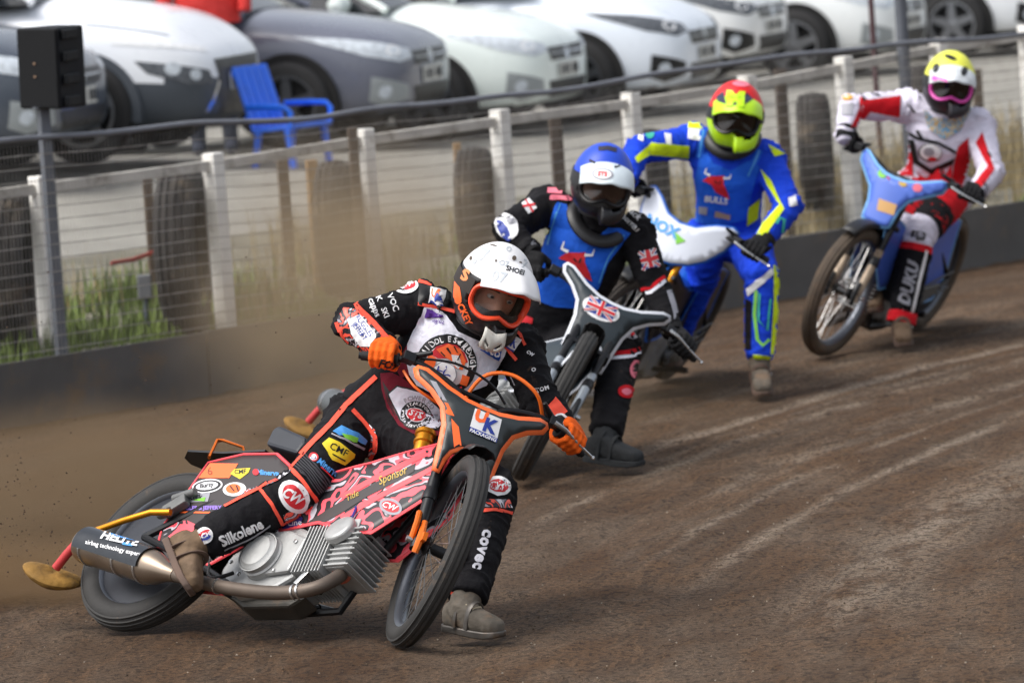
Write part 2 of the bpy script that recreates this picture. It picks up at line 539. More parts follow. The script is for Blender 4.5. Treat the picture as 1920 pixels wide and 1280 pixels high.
# timber stakes and old tyres against the barrier
wood = mat('stake_timber', S(158, 128, 92), .85, nz=(12, .3), bump=(40, .4, .01))
dwood = mat('dark_timber', S(92, 78, 64), .9, nz=(12, .3), bump=(40, .4, .01))
tyre_m = mat('old_tyre_rubber', S(46, 42, 39), .85, nz=(6, .2), bump=(40, .3, .01), dirt=(S(110, 98, 82), 4, .55))


def old_tyre(x, y0, y1, w, back, yaw, label):
    s_, zt = s_of(x, y0, back); _, zb = s_of(x, y1, back)
    zb = max(zb, bank_z(back) - .06); Rr = (zt - zb) / 2; c = fpt(s_, back, zb + Rr)
    root = empty('old_tyre', fpt(s_, back, zb)); root.rotation_euler = (0, 0, R(yaw))
    tag(root, label, 'tyre', 'old tyres standing along the barrier')
    hw = w / 2; prof = [(-hw * .72, Rr * .62), (-hw * .98, Rr * .78), (-hw * .97, Rr * .87), (-hw * .86, Rr * .945)]
    for g in (-.55, -.2, .2, .55):
        cr_ = Rr * (1 - .045 * g * g * 2); prof += [(hw * (g - .07), cr_), (hw * (g - .06), cr_ * .975), (hw * (g + .06), cr_ * .975), (hw * (g + .07), cr_)]
    prof += [(hw * .86, Rr * .945), (hw * .97, Rr * .87), (hw * .98, Rr * .78), (hw * .72, Rr * .62), (hw * .6, Rr * .66), (hw * .8, Rr * .85), (0, Rr * .93), (-hw * .8, Rr * .85), (-hw * .6, Rr * .66)]
    mb = MB(); mb.lathe(prof, (0, 0, Rr), (1, 0, 0), 40, closed=True); mb.build('tread_and_sidewalls', tyre_m, root, 50)
    return root


for x, y0, y1, w, lab in ((15, 352, 690, .26, 'half-seen old tyre behind the mesh at the far left edge'), (336, 312, 640, .25, 'old tyre behind the mesh just left of the second white post'),
                          (627, 300, 560, .23, 'old tyre behind the mesh between the blue chair and the crouching rider'), (886, 275, 520, .22, 'old tyre behind the mesh directly above the white helmet'),
                          (1216, 240, 470, .2, 'old tyre mostly hidden behind the blue helmet'), (1522, 172, 400, .22, 'old tyre behind the mesh right of the red helmet'), (1722, 120, 330, .2, 'old tyre behind the yellow helmeted rider')):
    old_tyre(x, y0, y1, w * .88, .62, -6, lab)


def stake(x, y0, y1, w, back, mt, label, lean=0, name='timber_stake'):
    s_, zt = s_of(x, y0, back); zb = bank_z(back) - .03
    mb = MB(); mb.box((0, 0, (zt - zb) / 2), (w, .04, zt - zb), Matrix.Rotation(R(lean), 3, 'Y'))
    o = mb.build(name, mt, None, False, bevel=.004); o.location = fpt(s_, back, zb); o.rotation_euler = (0, 0, R(15))
    return tag(o, label, 'stake', 'timber stakes behind the mesh')


stake(300, 318, 640, .055, .95, wood, 'pale timber stake left of the tyre at the second white post', 2)
stake(583, 300, 520, .06, .95, wood, 'pale timber stake left of the tyre below the blue chair')
stake(856, 268, 470, .04, .95, wood, 'pale timber stake left of the tyre above the white helmet')
stake(275, 328, 640, .05, 1.2, dwood, 'dark timber stake beside the small grey box on its post')
stake(528, 285, 520, .06, 1.2, dwood, 'dark timber stake below the seat of the blue chair')
stake(660, 240, 520, .05, .30, post_b, 'dark brown post touching the third white post')
stake(1040, 215, 400, .07, .9, post_b, 'rust brown post right of the white post above the blue helmet')
stake(1172, 200, 350, .05, .9, dwood, 'dark stake between the blue helmet and red helmet')
stake(1462, 130, 380, .07, .9, post_b, 'rust brown post right of the red helmet')
stake(1830, 130, 330, .06, 1.2, dwood, 'dark stake right of the yellow helmet')

# small box on a thin post, red tape
s_, zt = s_of(270, 520, .8)
bx = empty('junction_box', fpt(s_, .8, bank_z(.8))); tag(bx, 'small grey box on a thin blue-grey post behind the mesh', 'box')
g1 = mat('box_grey', S(104, 106, 110), .6, nz=(10, .15)); g2 = mat('post_bluegrey', S(92, 102, 118), .5, nz=(10, .15))
MB().box((0, 0, zt - bank_z(.8) - .05), (.075, .06, .13)).build('housing', g1, bx, False, bevel=.008)
MB().tube([(0, 0, -.02), (0, 0, zt - bank_z(.8) - .1)], .014, 8).build('post', g2, bx)
a = Vector(at(208, 494, 30.4)); b = Vector(at(286, 474, 30.6)); red = mat('red_tape', S(196, 84, 80), .6)
mb = MB(); mb.tube([a, a * .5 + b * .5 - Vector((0, 0, .01)), b], [(.004, .017)] * 3, 6)
o = mb.build('red_tape', red); tag(o, 'short strip of faded red tape tied beside the tyre behind the mesh', 'tape')

# ------------------------------------------------------------------ loudspeaker on its post
bk = mat('speaker_black', S(13, 16, 21), .6, spec=.3, nz=(8, .25), bump=(60, .15, .005)); pg = mat('post_grey_paint', S(88, 92, 100), .55, nz=(7, .15), dirt=(S(70, 62, 56), 6, .6))
dep = 28.75; base = V3(ground(120, 790)); base = V3(at(103, 500, dep)); base.z = .15
sp = empty('loudspeaker', base); tag(sp, 'black cabinet loudspeaker on top of the grey post at left', 'loudspeaker')
pp = empty('speaker_post', base); tag(pp, 'square grey steel post carrying the loudspeaker', 'post')
ztop = at(100, 200, dep)[2] - base.z
tilt = V3(at(96, 205, dep)) - V3(at(110, 600, dep)); tx = (tilt.x / tilt.z)
MB().box((tx * 0, 0, ztop / 2), (.055, .055, ztop), Matrix.Rotation(R(28), 3, 'Z')).build('upright', pg, pp, False, bevel=.004)
MB().box((0, 0, ztop + .004), (.12, .10, .008), Matrix.Rotation(R(28), 3, 'Z')).build('mounting_plate', pg, pp, False)
cz = ztop + .20; rot = Matrix.Rotation(R(-36), 3, 'Z') @ Matrix.Rotation(R(2), 3, 'Y'); wS, dS, hS = .265, .25, .41
mb = MB(); mb.prism([(-wS / 2, 0), (wS / 2, 0), (wS * .36, dS), (-wS * .36, dS)], rot @ Vector((0, 0, -hS / 2)) + Vector((0, -.06, cz)), rot @ Vector((1, 0, 0)), rot @ Vector((0, 1, 0)), rot @ Vector((0, 0, 1)), hS)
mb.build('cabinet', bk, sp, False, bevel=.012)
for fx in (-.41, -.14, .14, .41):
    mb = MB(); mb.box(rot @ Vector((fx * 0 + wS * .475, dS * .42, fx * hS)) + Vector((0, -.06, cz)), (.02, .16, .05), rot @ Matrix.Rotation(R(15), 3, 'Z')); mb.build('side_rib', bk, sp, False, bevel=.006)
mb = MB(); mb.box(rot @ Vector((0, -.006, 0)) + Vector((0, -.06, cz)), (wS * .96, .012, hS * .97), rot); mb.build('front_grille', mat('grille_black', S(10, 12, 16), .75, spec=.3, bump=(300, .5, .003)), sp, False, bevel=.006)
for fz in (-.1, .06):
    mb = MB(); mb.lathe([(0, .006), (.004, .006), (.006, 0)], rot @ Vector((-.015, -.014, fz * hS)) + Vector((0, -.06, cz)), rot @ Vector((0, -1, 0)), 10); mb.build('bolt', mat('bolt_rust', S(150, 120, 96), .5), sp)
# thin far poles on the right
for x, y0, y1, d, r, mt, lab, nm in ((1692, -60, 190, 34.6, .038, pg, 'grey steel pole rising behind the yellow helmeted rider', 'steel_pole'), (1637, -60, 190, 38, .02, mat('maroon_paint', S(78, 52, 56), .6), 'thin dark maroon pole left of the grey pole', 'thin_pole')):
    a = at(x, y0, d); b = at(x + 8, y1, d)
    mb = MB(); mb.tube([(0, 0, 0), (0, 0, a[2] - .3)], r, 12); o = mb.build(nm, mt); o.location = (b[0], b[1], .3); tag(o, lab, 'pole')

# ------------------------------------------------------------------ weeds
def weeds(name, spots, mt, label, seedv, hrange, lean=.35, wid=.006):
    rg = random.Random(seedv); mb = MB()
    for s0, b0, n, rad, hs in spots:
        for _ in range(n):
            s1 = s0 + rg.gauss(0, rad); b1 = b0 + abs(rg.gauss(0, .5 * rad)); h = rg.uniform(*hrange) * hs
            p = fpt(s1, b1, bank_z(b1) - .02); a = rg.uniform(0, 6.28); L = rg.uniform(.1, lean) * h; w = wid * rg.uniform(.7, 1.5)
            d = Vector((math.cos(a), math.sin(a), 0)); q = Vector((-d.y, d.x, 0)) * w
            m1 = p + d * L * .35 + Vector((0, 0, h * .6)); m2 = p + d * L + Vector((0, 0, h))
            mb.add([p - q, p + q, m1 + q * .8, m1 - q * .8, m2], [(0, 1, 2, 3), (3, 2, 4)])
    o = mb.build(name, mt, None, False); return tag(o, label, 'grass', kind='stuff')


gr = mat('weed_green', S(104, 122, 52), .7, nz=(2, .4)); dr = mat('weed_dry', S(150, 134, 96), .8, nz=(3, .3))
sp_g, sp_d = [], []
rg = random.Random(3)
for _ in range(46):
    s_ = rg.uniform(-.6, 3.2); sp_g.append((s_, rg.uniform(.15, 2.2), 130, .18, rg.uniform(.5, 1.1)))
for _ in range(18):
    s_ = rg.uniform(3, 12.5); sp_g.append((s_, rg.uniform(.15, 2.4), 90, .22, rg.uniform(.4, .9)))
for _ in range(16):
    s_ = rg.uniform(-.6, 12.8); sp_d.append((s_, rg.uniform(.3, 2.6), 60, .2, rg.uniform(.7, 1.3)))
for _ in range(26):
    s_ = rg.uniform(7.6, 12.5); sp_d.append((s_, rg.uniform(.3, 2.2), 110, .25, rg.uniform(.9, 1.7)))
weeds('green_weeds', sp_g, gr, 'green weeds and grass growing behind the kickboard', 5, (.08, .30))
weeds('dry_grass', sp_d, dr, 'dry yellow grass stems growing behind the kickboard', 6, (.15, .42), .3, .004)
# ================================================================== parked cars
glass_m = mat('car_glass', S(24, 28, 32), .08, spec=.8); arch_m = mat('wheel_arch_black', S(14, 14, 15), .8)
ctyre = mat('car_tyre', S(34, 34, 35), .8); plast = mat('grey_cladding', S(66, 72, 80), .55, nz=(6, .1)); blackp = mat('black_trim', S(20, 22, 25), .4)
lampg = mat('headlamp_glass', S(196, 204, 212), .15, spec=.7, nz=(30, .25)); lampd = mat('headlamp_dark', S(88, 92, 98), .2, nz=(40, .4)); plate_m = mat('number_plate', S(206, 206, 200), .5)
chrome = mat('chrome', S(190, 194, 200), .15, .9); drl = mat('lamp_white', S(236, 238, 240), .2); rim_s = mat('alloy_silver', S(150, 152, 156), .3, .7); rim_d = mat('alloy_dark', S(88, 90, 94), .35, .6)
platech = mat('plate_dark', S(60, 62, 66), .6); pap = mat('disc_steel', S(100, 100, 102), .4, .7)


def car(label, wx, wy, yaw, paint, hscale=1., clad=None, rimm=rim_s, style='hatch', z0=.55, wr=.325):
    """wx, wy: where the hub of the near front wheel shows; car frame x forward, y left, z up"""
    ray = CF + CR * (wx - W_ / 2) / FOC - CU * (wy - H_ / 2) / FOC
    hub = CC + ray * ((z0 + wr - CAMH) / ray[2]); hubl = Vector((1.27, -.86, wr))
    rz = Matrix.Rotation(R(yaw), 4, 'Z'); loc = V3(hub) - (rz @ hubl); loc.z = z0
    root = empty('parked_car', loc, R(yaw)); tag(root, label, 'car', 'cars parked behind the fence')
    h = hscale
    st = [(2.13, .46, .34, .56, .60), (2.10, .66, .26, .66, .71), (2.00, .78, .20, .72, .80), (1.80, .86, .18, .78 * h, .88 * h), (1.45, .895, .18, .83 * h, .95 * h), (1.0, .90, .18, .88 * h, 1.02 * h), (.7, .90, .18, .91 * h, 1.05 * h),
          (0, .90, .18, .94 * h, 1.05 * h), (-.9, .90, .18, .96 * h, 1.06 * h), (-1.6, .89, .2, .98 * h, 1.08 * h), (-1.95, .83, .26, .96 * h, 1.06 * h), (-2.1, .66, .34, .86 * h, .96 * h)]
    rings = []
    for x, w, zb, zs, zh in st:
        half = [(0, zb), (w * .80, zb), (w * .95, zb + .06), (w * .99, zb + .22), (w, (zb + zs) / 2 + .02), (w * .985, zs - .06), (w * .94, zs), (w * .80, zs + (zh - zs) * .65), (w * .4, zh), (0, zh + .012)]
        rings.append([Vector((x, -y, z)) for y, z in half] + [Vector((x, y, z)) for y, z in half[::-1][1:-1]])
    mb = MB(); mb.loft(rings)
    body = mb.build('body', [paint, clad or blackp], root, True, sub=2); realize(body)
    if clad:
        mi = [1 if (p.center.z < .47 * h and p.center.x > -2.2) else 0 for p in body.data.polygons]
    else: mi = [1 if p.center.z < .235 else 0 for p in body.data.polygons]
    body.data.polygons.foreach_set('material_index', mi); body.data.polygons.foreach_set('use_smooth', [True] * len(mi))
    bvh = bvh_of(body, False)
    # wheels and their dark arches
    for sx in (1.27, -1.33):
        for sy in (-1, 1):
            mb = MB(); a = [R(t) for t in range(-14, 195, 8)]
            ri, ro = wr * 1.02, wr * 1.19
            for ring_r, yy in ((ri, .912), (ro, .906)):
                pass
            vs = []; fs = []
            for t in a:
                for rr, yy in ((ri - .05, .60), (ro, .60), (ro, .909), (ri, .913)): vs.append((sx + rr * math.cos(t), sy * yy, wr + rr * math.sin(t)))
            for i in range(len(a) - 1):
                for q in range(4): fs.append((i * 4 + q, (i + 1) * 4 + q, (i + 1) * 4 + (q + 1) % 4, i * 4 + (q + 1) % 4))
            mb.add(vs, fs); mb.build('wheel_arch', clad or arch_m, root, 50)
            if sy > 0 and sx < 0: continue
            mb = MB(); mb.lathe([(0, ri * 1.02), (.004, ri * 1.02), (.006, 0)], (sx, sy * .905, wr), (0, sy, 0), 32); mb.build('arch_liner', arch_m, root)
            tw = MB(); hw = .105; prof = [(-hw, wr * .68), (-hw, wr * .9), (-hw * .8, wr * .985), (-hw * .3, wr), (hw * .3, wr), (hw * .8, wr * .985), (hw, wr * .9), (hw, wr * .70), (hw * .8, wr * .66), (-hw * .8, wr * .66)]
            cy = sy * .862
            tw.lathe(prof, (sx, cy, wr), (0, sy, 0), 40, closed=True); wo = tw.build('wheel', ctyre, root, 50)
            rm = MB(); fo = cy + sy * .075
            rm.lathe([(-.03, wr * .69), (.03, wr * .70), (.03, wr * .63), (-.03, wr * .61)], (sx, fo, wr), (0, sy, 0), 36, closed=True)
            rm.lathe([(-.03, wr * .16), (.02, wr * .15), (.028, 0)], (sx, fo, wr), (0, sy, 0), 20)
            for k in range(5):
                t = R(90 + 72 * k); d = Vector((math.cos(t), 0, math.sin(t))); q = Vector((-d.z, 0, d.x))
                p0 = Vector((sx, fo, wr)); r0, r1 = wr * .1, wr * .64
                vs = [p0 + d * r0 - q * .045, p0 + d * r0 + q * .045, p0 + d * r1 + q * .03, p0 + d * r1 - q * .03]
                vs = [v + Vector((0, sy * .02, 0)) for v in vs] + [v - Vector((0, sy * .02, 0)) for v in vs]
                rm.add(vs, [(0, 1, 2, 3), (4, 5, 6, 7), (0, 1, 5, 4), (1, 2, 6, 5), (2, 3, 7, 6), (3, 0, 4, 7)])
            rm.build('rim', rimm, wo, 40)
            br = MB(); br.lathe([(0, wr * .45), (.01, wr * .45), (.012, 0)], (sx, fo - sy * .05, wr), (0, sy, 0), 24); br.build('brake_disc', pap, wo)
    # greenhouse
    mb = MB(); gh = [(.92, .80, 1.02 * h), (.25, .70, 1.40 * h), (-.05, .67, 1.47 * h), (-1.2, .66, 1.47 * h), (-1.75, .70, 1.28 * h), (-1.95, .76, 1.03 * h)]
    rg_ = []
    for x, w, z in gh: rg_.append([Vector((x, -w - .10 * (z < 1.2 * h), z)), Vector((x, -w * .5, z + .02)), Vector((x, w * .5, z + .02)), Vector((x, w + .10 * (z < 1.2 * h), z)), Vector((x * .98, .87, 1.0 * h)), Vector((x * .98, -.87, 1.0 * h))])
    mb.loft(rg_); mb.build('windows', glass_m, root, 50)
    mb = MB(); mb.loft([[Vector((x, y, z + .03 + (.012 if abs(y) < .4 else 0))) for y in (-w, -.35, .35, w)] + [Vector((x, y, z - .02)) for y in (w, -w)] for x, w, z in ((.28, .70, 1.385 * h), (-.05, .69, 1.465 * h), (-1.2, .68, 1.47 * h), (-1.7, .70, 1.31 * h))]); mb.build('roof', paint, root, 60)
    for sy in (-1, 1):
        mb = MB(); mb.tube([(.95, sy * .86, 1.01 * h), (.27, sy * .72, 1.41 * h)], .035, 8); mb.build('roof_pillar', paint, root)
        mb = MB(); mb.lathe([(-.12, .0), (-.10, .06), (0, .085), (.09, .07), (.11, 0)], (.62, sy * 1.0, 1.08 * h), (0, 1, 0), 14); mb.build('door_mirror', paint, root)
    inv = None
    def stick(nm, P, N, U, items, off=.006):
        d = Decal()
        for poly, mt in items: d.poly(poly, mt, .09)
        d.place(nm, bvh, P, N, U, root, None, off, .5)
    # front features, dropped on to the nose
    N1 = Vector((.80, -.6, 0)); U1 = Vector((.6, .8, 0))
    N2 = Vector((.80, .6, 0)); U2 = Vector((-.6, .8, 0))
    f = Vector((1, 0, 0)); uf = Vector((0, 1, 0))
    zl = .70 * h
    if style == 'suv':
        for Nn, Uu, sg in ((N1, U1, 1), (N2, U2, -1)):
            P = Vector((1.9, -.66 * sg, 0))
            stick('headlamp', P + Vector((0, 0, .60)), Nn, Uu, [([(-.32 * sg, .07), (.16 * sg, -.03), (.2 * sg, -.12), (-.02 * sg, -.12), (-.26 * sg, -.02)], lampd), (ellip(.05, .045, 14, -.12 * sg, .0), lampg), (ellip(.045, .04, 14, .03 * sg, -.05), lampg)])
            stick('running_light', P + Vector((0, 0, .71)), Nn, Uu, [([(-.42 * sg, .08), (-.4 * sg, .11), (.2 * sg, .02), (.2 * sg, -.02)], drl)])
            stick('bumper_fin', P + Vector((0, 0, .38)), Nn, Uu, [([(.06 * sg, -.16), (.1 * sg, -.16), (.30 * sg, .10), (.27 * sg, .12)], chrome)])
        stick('grille', (2.05, 0, .58), f, uf, [([(-.52, .06), (.52, .06), (.44, -.12), (-.44, -.12)], blackp)])
        stick('lower_intake', (2.05, 0, .36), f, uf, [([(-.5, .08), (.5, .08), (.4, -.1), (-.4, -.1)], blackp)])
        for a_ in (.03,): stick('wing_crease_shade', (1.62, -.9, .86 * h), (.2, -1, .3), (1, -.15, 0), [([(-.30, .008), (.28, -.05), (.28, -.06), (-.30, -.008)], mat('crease_shadow', S(120, 128, 138), .5))])  # flat grey strip painting the shade of a crease on the wing
    else:
        for Nn, Uu, sg in ((N1, U1, 1), (N2, U2, -1)):
            P = Vector((1.9, -.66 * sg, zl - .02))
            stick('headlamp', P, Nn, Uu, [([(-.50 * sg, .15), (-.2 * sg, .10), (.26 * sg, -.0), (.30 * sg, -.06), (.1 * sg, -.09), (-.15 * sg, -.03), (-.4 * sg, .09)], lampd if style == 'vw' else lampg), (ellip(.07, .04, 14, .06 * sg, .0), drl)])
            if style in ('vw', 'hatch'): stick('fog_lamp_recess', Vector((1.92, -.64 * sg, .38)), Nn, Uu, [([(-.16 * sg, .12), (.16 * sg, .04), (.18 * sg, -.06), (-.05 * sg, -.11), (-.17 * sg, -.06)], blackp if style == 'vw' else mat('bumper_grey', S(150, 156, 158), .4)), (ellip(.05, .05, 14, -.06 * sg, -.0), lampg)])
        stick('grille', (2.05, 0, .61), f, uf, [([(-.46, .05), (.46, .05), (.40, -.055), (-.40, -.055)], blackp), (rect(.8, .012, 0, .0), chrome), (ellip(.07, .055, 16), chrome)])
        stick('lower_intake', (2.05, 0, .34), f, uf, [([(-.48, .06), (.48, .06), (.42, -.07), (-.42, -.07)], blackp)])
    stick('number_plate', (2.05, 0, .475), f, uf, [(rect(.52, .115), plate_m)] + [(rect(.04, .075, -.19 + .06 * i + (.05 if i > 3 else 0), 0), platech) for i in range(7)], .012)
    return root


pw = lambda n, c, r=.3: mat(n, S(*c), r, coat=.6, nz=(3, .02))
car('dark grey car whose front corner shows left of the loudspeaker', -150, 250, -14, pw('dark_grey_paint', (66, 74, 86)), 1.04, None, rim_s, 'hatch', z0=.80)
car('white crossover with grey lower cladding parked behind the loudspeaker', 160, 210, -14, pw('white_paint', (236, 240, 246)), 1.10, plast, rim_s, 'suv', z0=.78, wr=.345)
car('medium grey hatchback behind the blue chair', 545, 198, -15, pw('mid_grey_paint', (100, 104, 118)), 1.0, None, rim_d, 'hatch', z0=.62)
car('pale greenish white hatchback parked third along the fence', 808, 188, -18, pw('greenish_white_paint', (232, 242, 238)), 1.02, None, rim_d, 'hatch', z0=.515, wr=.32)
car('bluish white car parked directly above the blue helmet', 1082, 150, -17, pw('cool_white_paint', (228, 236, 246)), 1.06, None, rim_d, 'vw', z0=.513, wr=.335)
car('white car with its plate showing above the red helmet', 1228, 98, -18, pw('plain_white_paint', (238, 240, 240)), 1.0, None, rim_d, 'vw', z0=.555)
car('white car with large alloy wheel showing right of the red helmet', 1494, 86, -20, pw('clean_white_paint', (238, 242, 242)), 1.03, None, rim_s, 'hatch', z0=.45, wr=.33)
car('white car behind the grey pole on the right', 1790, 46, -20, pw('soft_white_paint', (232, 236, 240)), 1.03, None, rim_s, 'vw', z0=.47)
car('white car at the top right corner', 1990, 20, -20, pw('bright_white_paint', (238, 240, 242)), 1.03, None, rim_s, 'hatch', z0=.46)

# ------------------------------------------------------------------ blue plastic chair
blue = mat('blue_plastic', S(30, 104, 226), .4, nz=(6, .08))
dch = 39.4; cb = V3(at(548, 296, dch)); bb = float(np.dot(np.array(cb) - F0, FN)); cb.z = bank_z(bb, float(np.dot(np.array(cb) - F0, FDIR)))
ch = empty('garden_chair', cb, R(-34)); ch.scale = (.74, .92, .72); tag(ch, 'blue plastic armchair standing in front of the grey hatchback', 'chair')
# chair frame: x forward (to the right), y left, z up
for sy in (-1, 1):
    MB().box((.20, sy * .23, .19), (.05, .045, .38), Matrix.Rotation(R(-6), 3, 'Y')).build('leg', blue, ch, False, bevel=.008)
    MB().box((-.20, sy * .22, .19), (.05, .045, .40), Matrix.Rotation(R(12), 3, 'Y')).build('leg', blue, ch, False, bevel=.008)
    mb = MB(); mb.tube([(-.26, sy * .25, .60), (0, sy * .27, .60), (.20, sy * .27, .59), (.25, sy * .26, .54), (.23, sy * .25, .38)], [(.018, .035)] * 5, 8); mb.build('armrest', blue, ch)
MB().box((.02, 0, .385), (.50, .48, .04), Matrix.Rotation(R(-4), 3, 'Y')).build('seat', blue, ch, False, bevel=.01)
br_ = Matrix.Rotation(R(-17), 3, 'Y')
for k in range(5):
    MB().box(br_ @ Vector((0, 0, .32)) + Vector((-.24, -.18 + .09 * k, .38)), (.025, .078, .64), br_).build('back_slat', blue, ch, False, bevel=.008)
for zz in (.12, .58): MB().box(br_ @ Vector((-.02, 0, zz)) + Vector((-.24, 0, .38)), (.025, .46, .06), br_).build('back_rail', blue, ch, False, bevel=.008)
# ------------------------------------------------------------------ red jacket hung over a chair between the cars
rj = mat('red_fabric', S(204, 52, 48), .8, nz=(5, .2), bump=(14, .5, .03))
p = V3(at(388, 60, 41.9)); bb = float(np.dot(np.array(p) - F0, FN)); zb = bank_z(bb, float(np.dot(np.array(p) - F0, FDIR)))
per = empty('person', (p.x, p.y, zb)); tag(per, 'person in a red jacket standing between the white crossover and grey hatchback', 'person')
mb = MB(); zt = at(388, -150, 41.9)[2] - zb; z1 = at(388, 40, 41.9)[2] - zb
def ringz(z, a, b, cx=0): return [Vector((cx + a * math.cos(t), b * math.sin(t), z)) for t in np.linspace(0, 2 * math.pi, 20, endpoint=False)]
mb.loft([ringz(z1 - .02, .235, .17, .02), ringz(z1 + .1, .24, .17, .01), ringz(z1 + .3, .225, .15), ringz(z1 + .5, .235, .14), ringz(z1 + .6, .17, .11), ringz(z1 + .66, .07, .07)])
for sx in (-1, 1): mb.tube([(sx * .22, 0, z1 + .54), (sx * .30, -.02, z1 + .3), (sx * .29, -.08, z1 + .06)], [.075, .06, .05], 10)
mb.build('jacket', rj, per)
mb = MB(); sk = mat('skin', S(198, 152, 128), .6, nz=(20, .1)); jn = mat('dark_jeans', S(40, 46, 60), .85)
mb.loft([ringz(z1 + z, a, b) for z, a, b in ((.62, .06, .06), (.70, .058, .065), (.74, .075, .09), (.82, .082, .10), (.90, .075, .09), (.95, .03, .04))]); mb.cur = 1
mb.tube([(0, 0, z1 + .64), (0, 0, z1 + .3), (0, 0, z1 - .02)], [.05, .12, .14], 12)
for sx in (-1, 1):
    mb.tube([(sx * .06, 0, z1 + .06), (sx * .11, 0, z1 * .5), (sx * .12, 0, .08)], [.10, .075, .055], 12)
    mb.tube([(sx * .12, .02, .06), (sx * .12, -.10, .045), (sx * .12, -.20, .03)], [.055, .05, .03], 10)
hd_ = MB(); hd_.v, hd_.f, hd_.mi = mb.v, mb.f, mb.mi; hd_.build('body', [sk, jn], per)
# ================================================================== motorcycles
def cat(pts, n=6):
    P = [Vector(p) for p in pts]; o = []
    for i in range(len(P) - 1):
        p0, p1, p2, p3 = P[max(i - 1, 0)], P[i], P[i + 1], P[min(i + 2, len(P) - 1)]
        for k in range(n):
            t = k / n; o.append(.5 * ((2 * p1) + (p2 - p0) * t + (2 * p0 - 5 * p1 + 4 * p2 - p3) * t * t + (3 * p1 - p0 - 3 * p2 + p3) * t ** 3))
    return o + [P[-1]]


def camo_mat(name, c1, c2, c3, c4, scale=9.):
    m = bpy.data.materials.new(name); m.use_nodes = True; n, l = m.node_tree.nodes, m.node_tree.links; b = n['Principled BSDF']
    tc = n.new('ShaderNodeTexCoord'); t = n.new('ShaderNodeTexNoise'); t.inputs['Scale'].default_value = scale; t.inputs['Detail'].default_value = 1.2; t.inputs['Distortion'].default_value = .8
    l.new(tc.outputs['Object'], t.inputs['Vector'])
    r = n.new('ShaderNodeValToRGB'); r.color_ramp.interpolation = 'CONSTANT'; e = r.color_ramp.elements
    e[0].position = 0; e[0].color = S(*c2); e[1].position = .37; e[1].color = S(*c1)
    x = e.new(.46); x.color = S(*c2); x = e.new(.53); x.color = S(*c4); x = e.new(.58); x.color = S(*c3); x = e.new(.64); x.color = S(*c2); x = e.new(.72); x.color = S(*c4)
    l.new(t.outputs['Fac'], r.inputs[0]); l.new(r.outputs[0], b.inputs['Base Color']); b.inputs['Roughness'].default_value = .38
    MATS[name] = m; return m


DIRT = S(104, 84, 66)
m_tyre = mat('bike_tyre', S(44, 43, 42), .75, nz=(14, .25), bump=(60, .3, .004), dirt=(DIRT, 6, .60))
m_blk = mat('black_metal', S(26, 27, 30), .4, .3, dirt=(DIRT, 14, .70)); m_blkp = mat('black_plastic', S(28, 28, 30), .45, dirt=(DIRT, 12, .68))
m_alu = mat('cast_aluminium', S(168, 169, 168), .45, .35, nz=(16, .14), bump=(120, .15, .003), dirt=(DIRT, 9, .58))
m_alud = mat('cast_aluminium_dark', S(104, 105, 104), .5, .25, nz=(16, .15), dirt=(DIRT, 9, .6))
m_pipe = mat('exhaust_steel', S(104, 93, 84), .55, .5, nz=(7, .2), dirt=(S(96, 80, 66), 5, .55))
m_sil = mat('bright_steel', S(190, 190, 190), .25, .9, nz=(12, .1)); m_gold = mat('gold_anodised', S(206, 138, 30), .3, .7, nz=(10, .1), dirt=(DIRT, 10, .66)); m_orm = mat('orange_anodised', S(226, 110, 24), .35, .3, dirt=(DIRT, 10, .68))
m_seat = mat('seat_vinyl', S(40, 44, 52), .5, nz=(10, .2), dirt=(DIRT, 10, .66)); m_grip = mat('grip_rubber', S(24, 24, 26), .7)
m_pad = mat('deflector_foam', S(140, 104, 42), .85, nz=(9, .3), bump=(40, .6, .01), dirt=(S(58, 44, 30), 6, .52)); m_red = mat('red_sleeve', S(190, 56, 58), .55, dirt=(DIRT, 8, .62))
m_disc = mat('wheel_disc', S(46, 48, 54), .35, .1, nz=(6, .15), dirt=(DIRT, 8, .62)); m_rim = mat('wheel_rim', S(96, 100, 108), .35, .6, dirt=(DIRT, 10, .62)); m_spoke = mat('spoke_steel', S(176, 176, 176), .3, .9)
m_white = mat('print_white', S(232, 232, 234), .5); m_black = mat('print_black', S(16, 16, 18), .5); m_coral = mat('coral_print', S(255, 88, 68), .5); m_orange = mat('orange_print', S(255, 110, 48), .45)
m_pblue = mat('print_blue', S(34, 58, 150), .5); m_pred = mat('print_red', S(206, 34, 44), .5); m_pyel = mat('print_yellow', S(226, 204, 44), .5); m_gry = mat('print_grey', S(150, 150, 158), .5); m_goldp = mat('print_gold', S(206, 172, 74), .45)
m_lblue = mat('print_light_blue', S(72, 150, 220), .5); m_green = mat('print_green', S(120, 196, 60), .5); m_purple = mat('print_purple', S(92, 48, 150), .5)
RWR, RTT, FWR, FTT = .33, .048, .35, .036


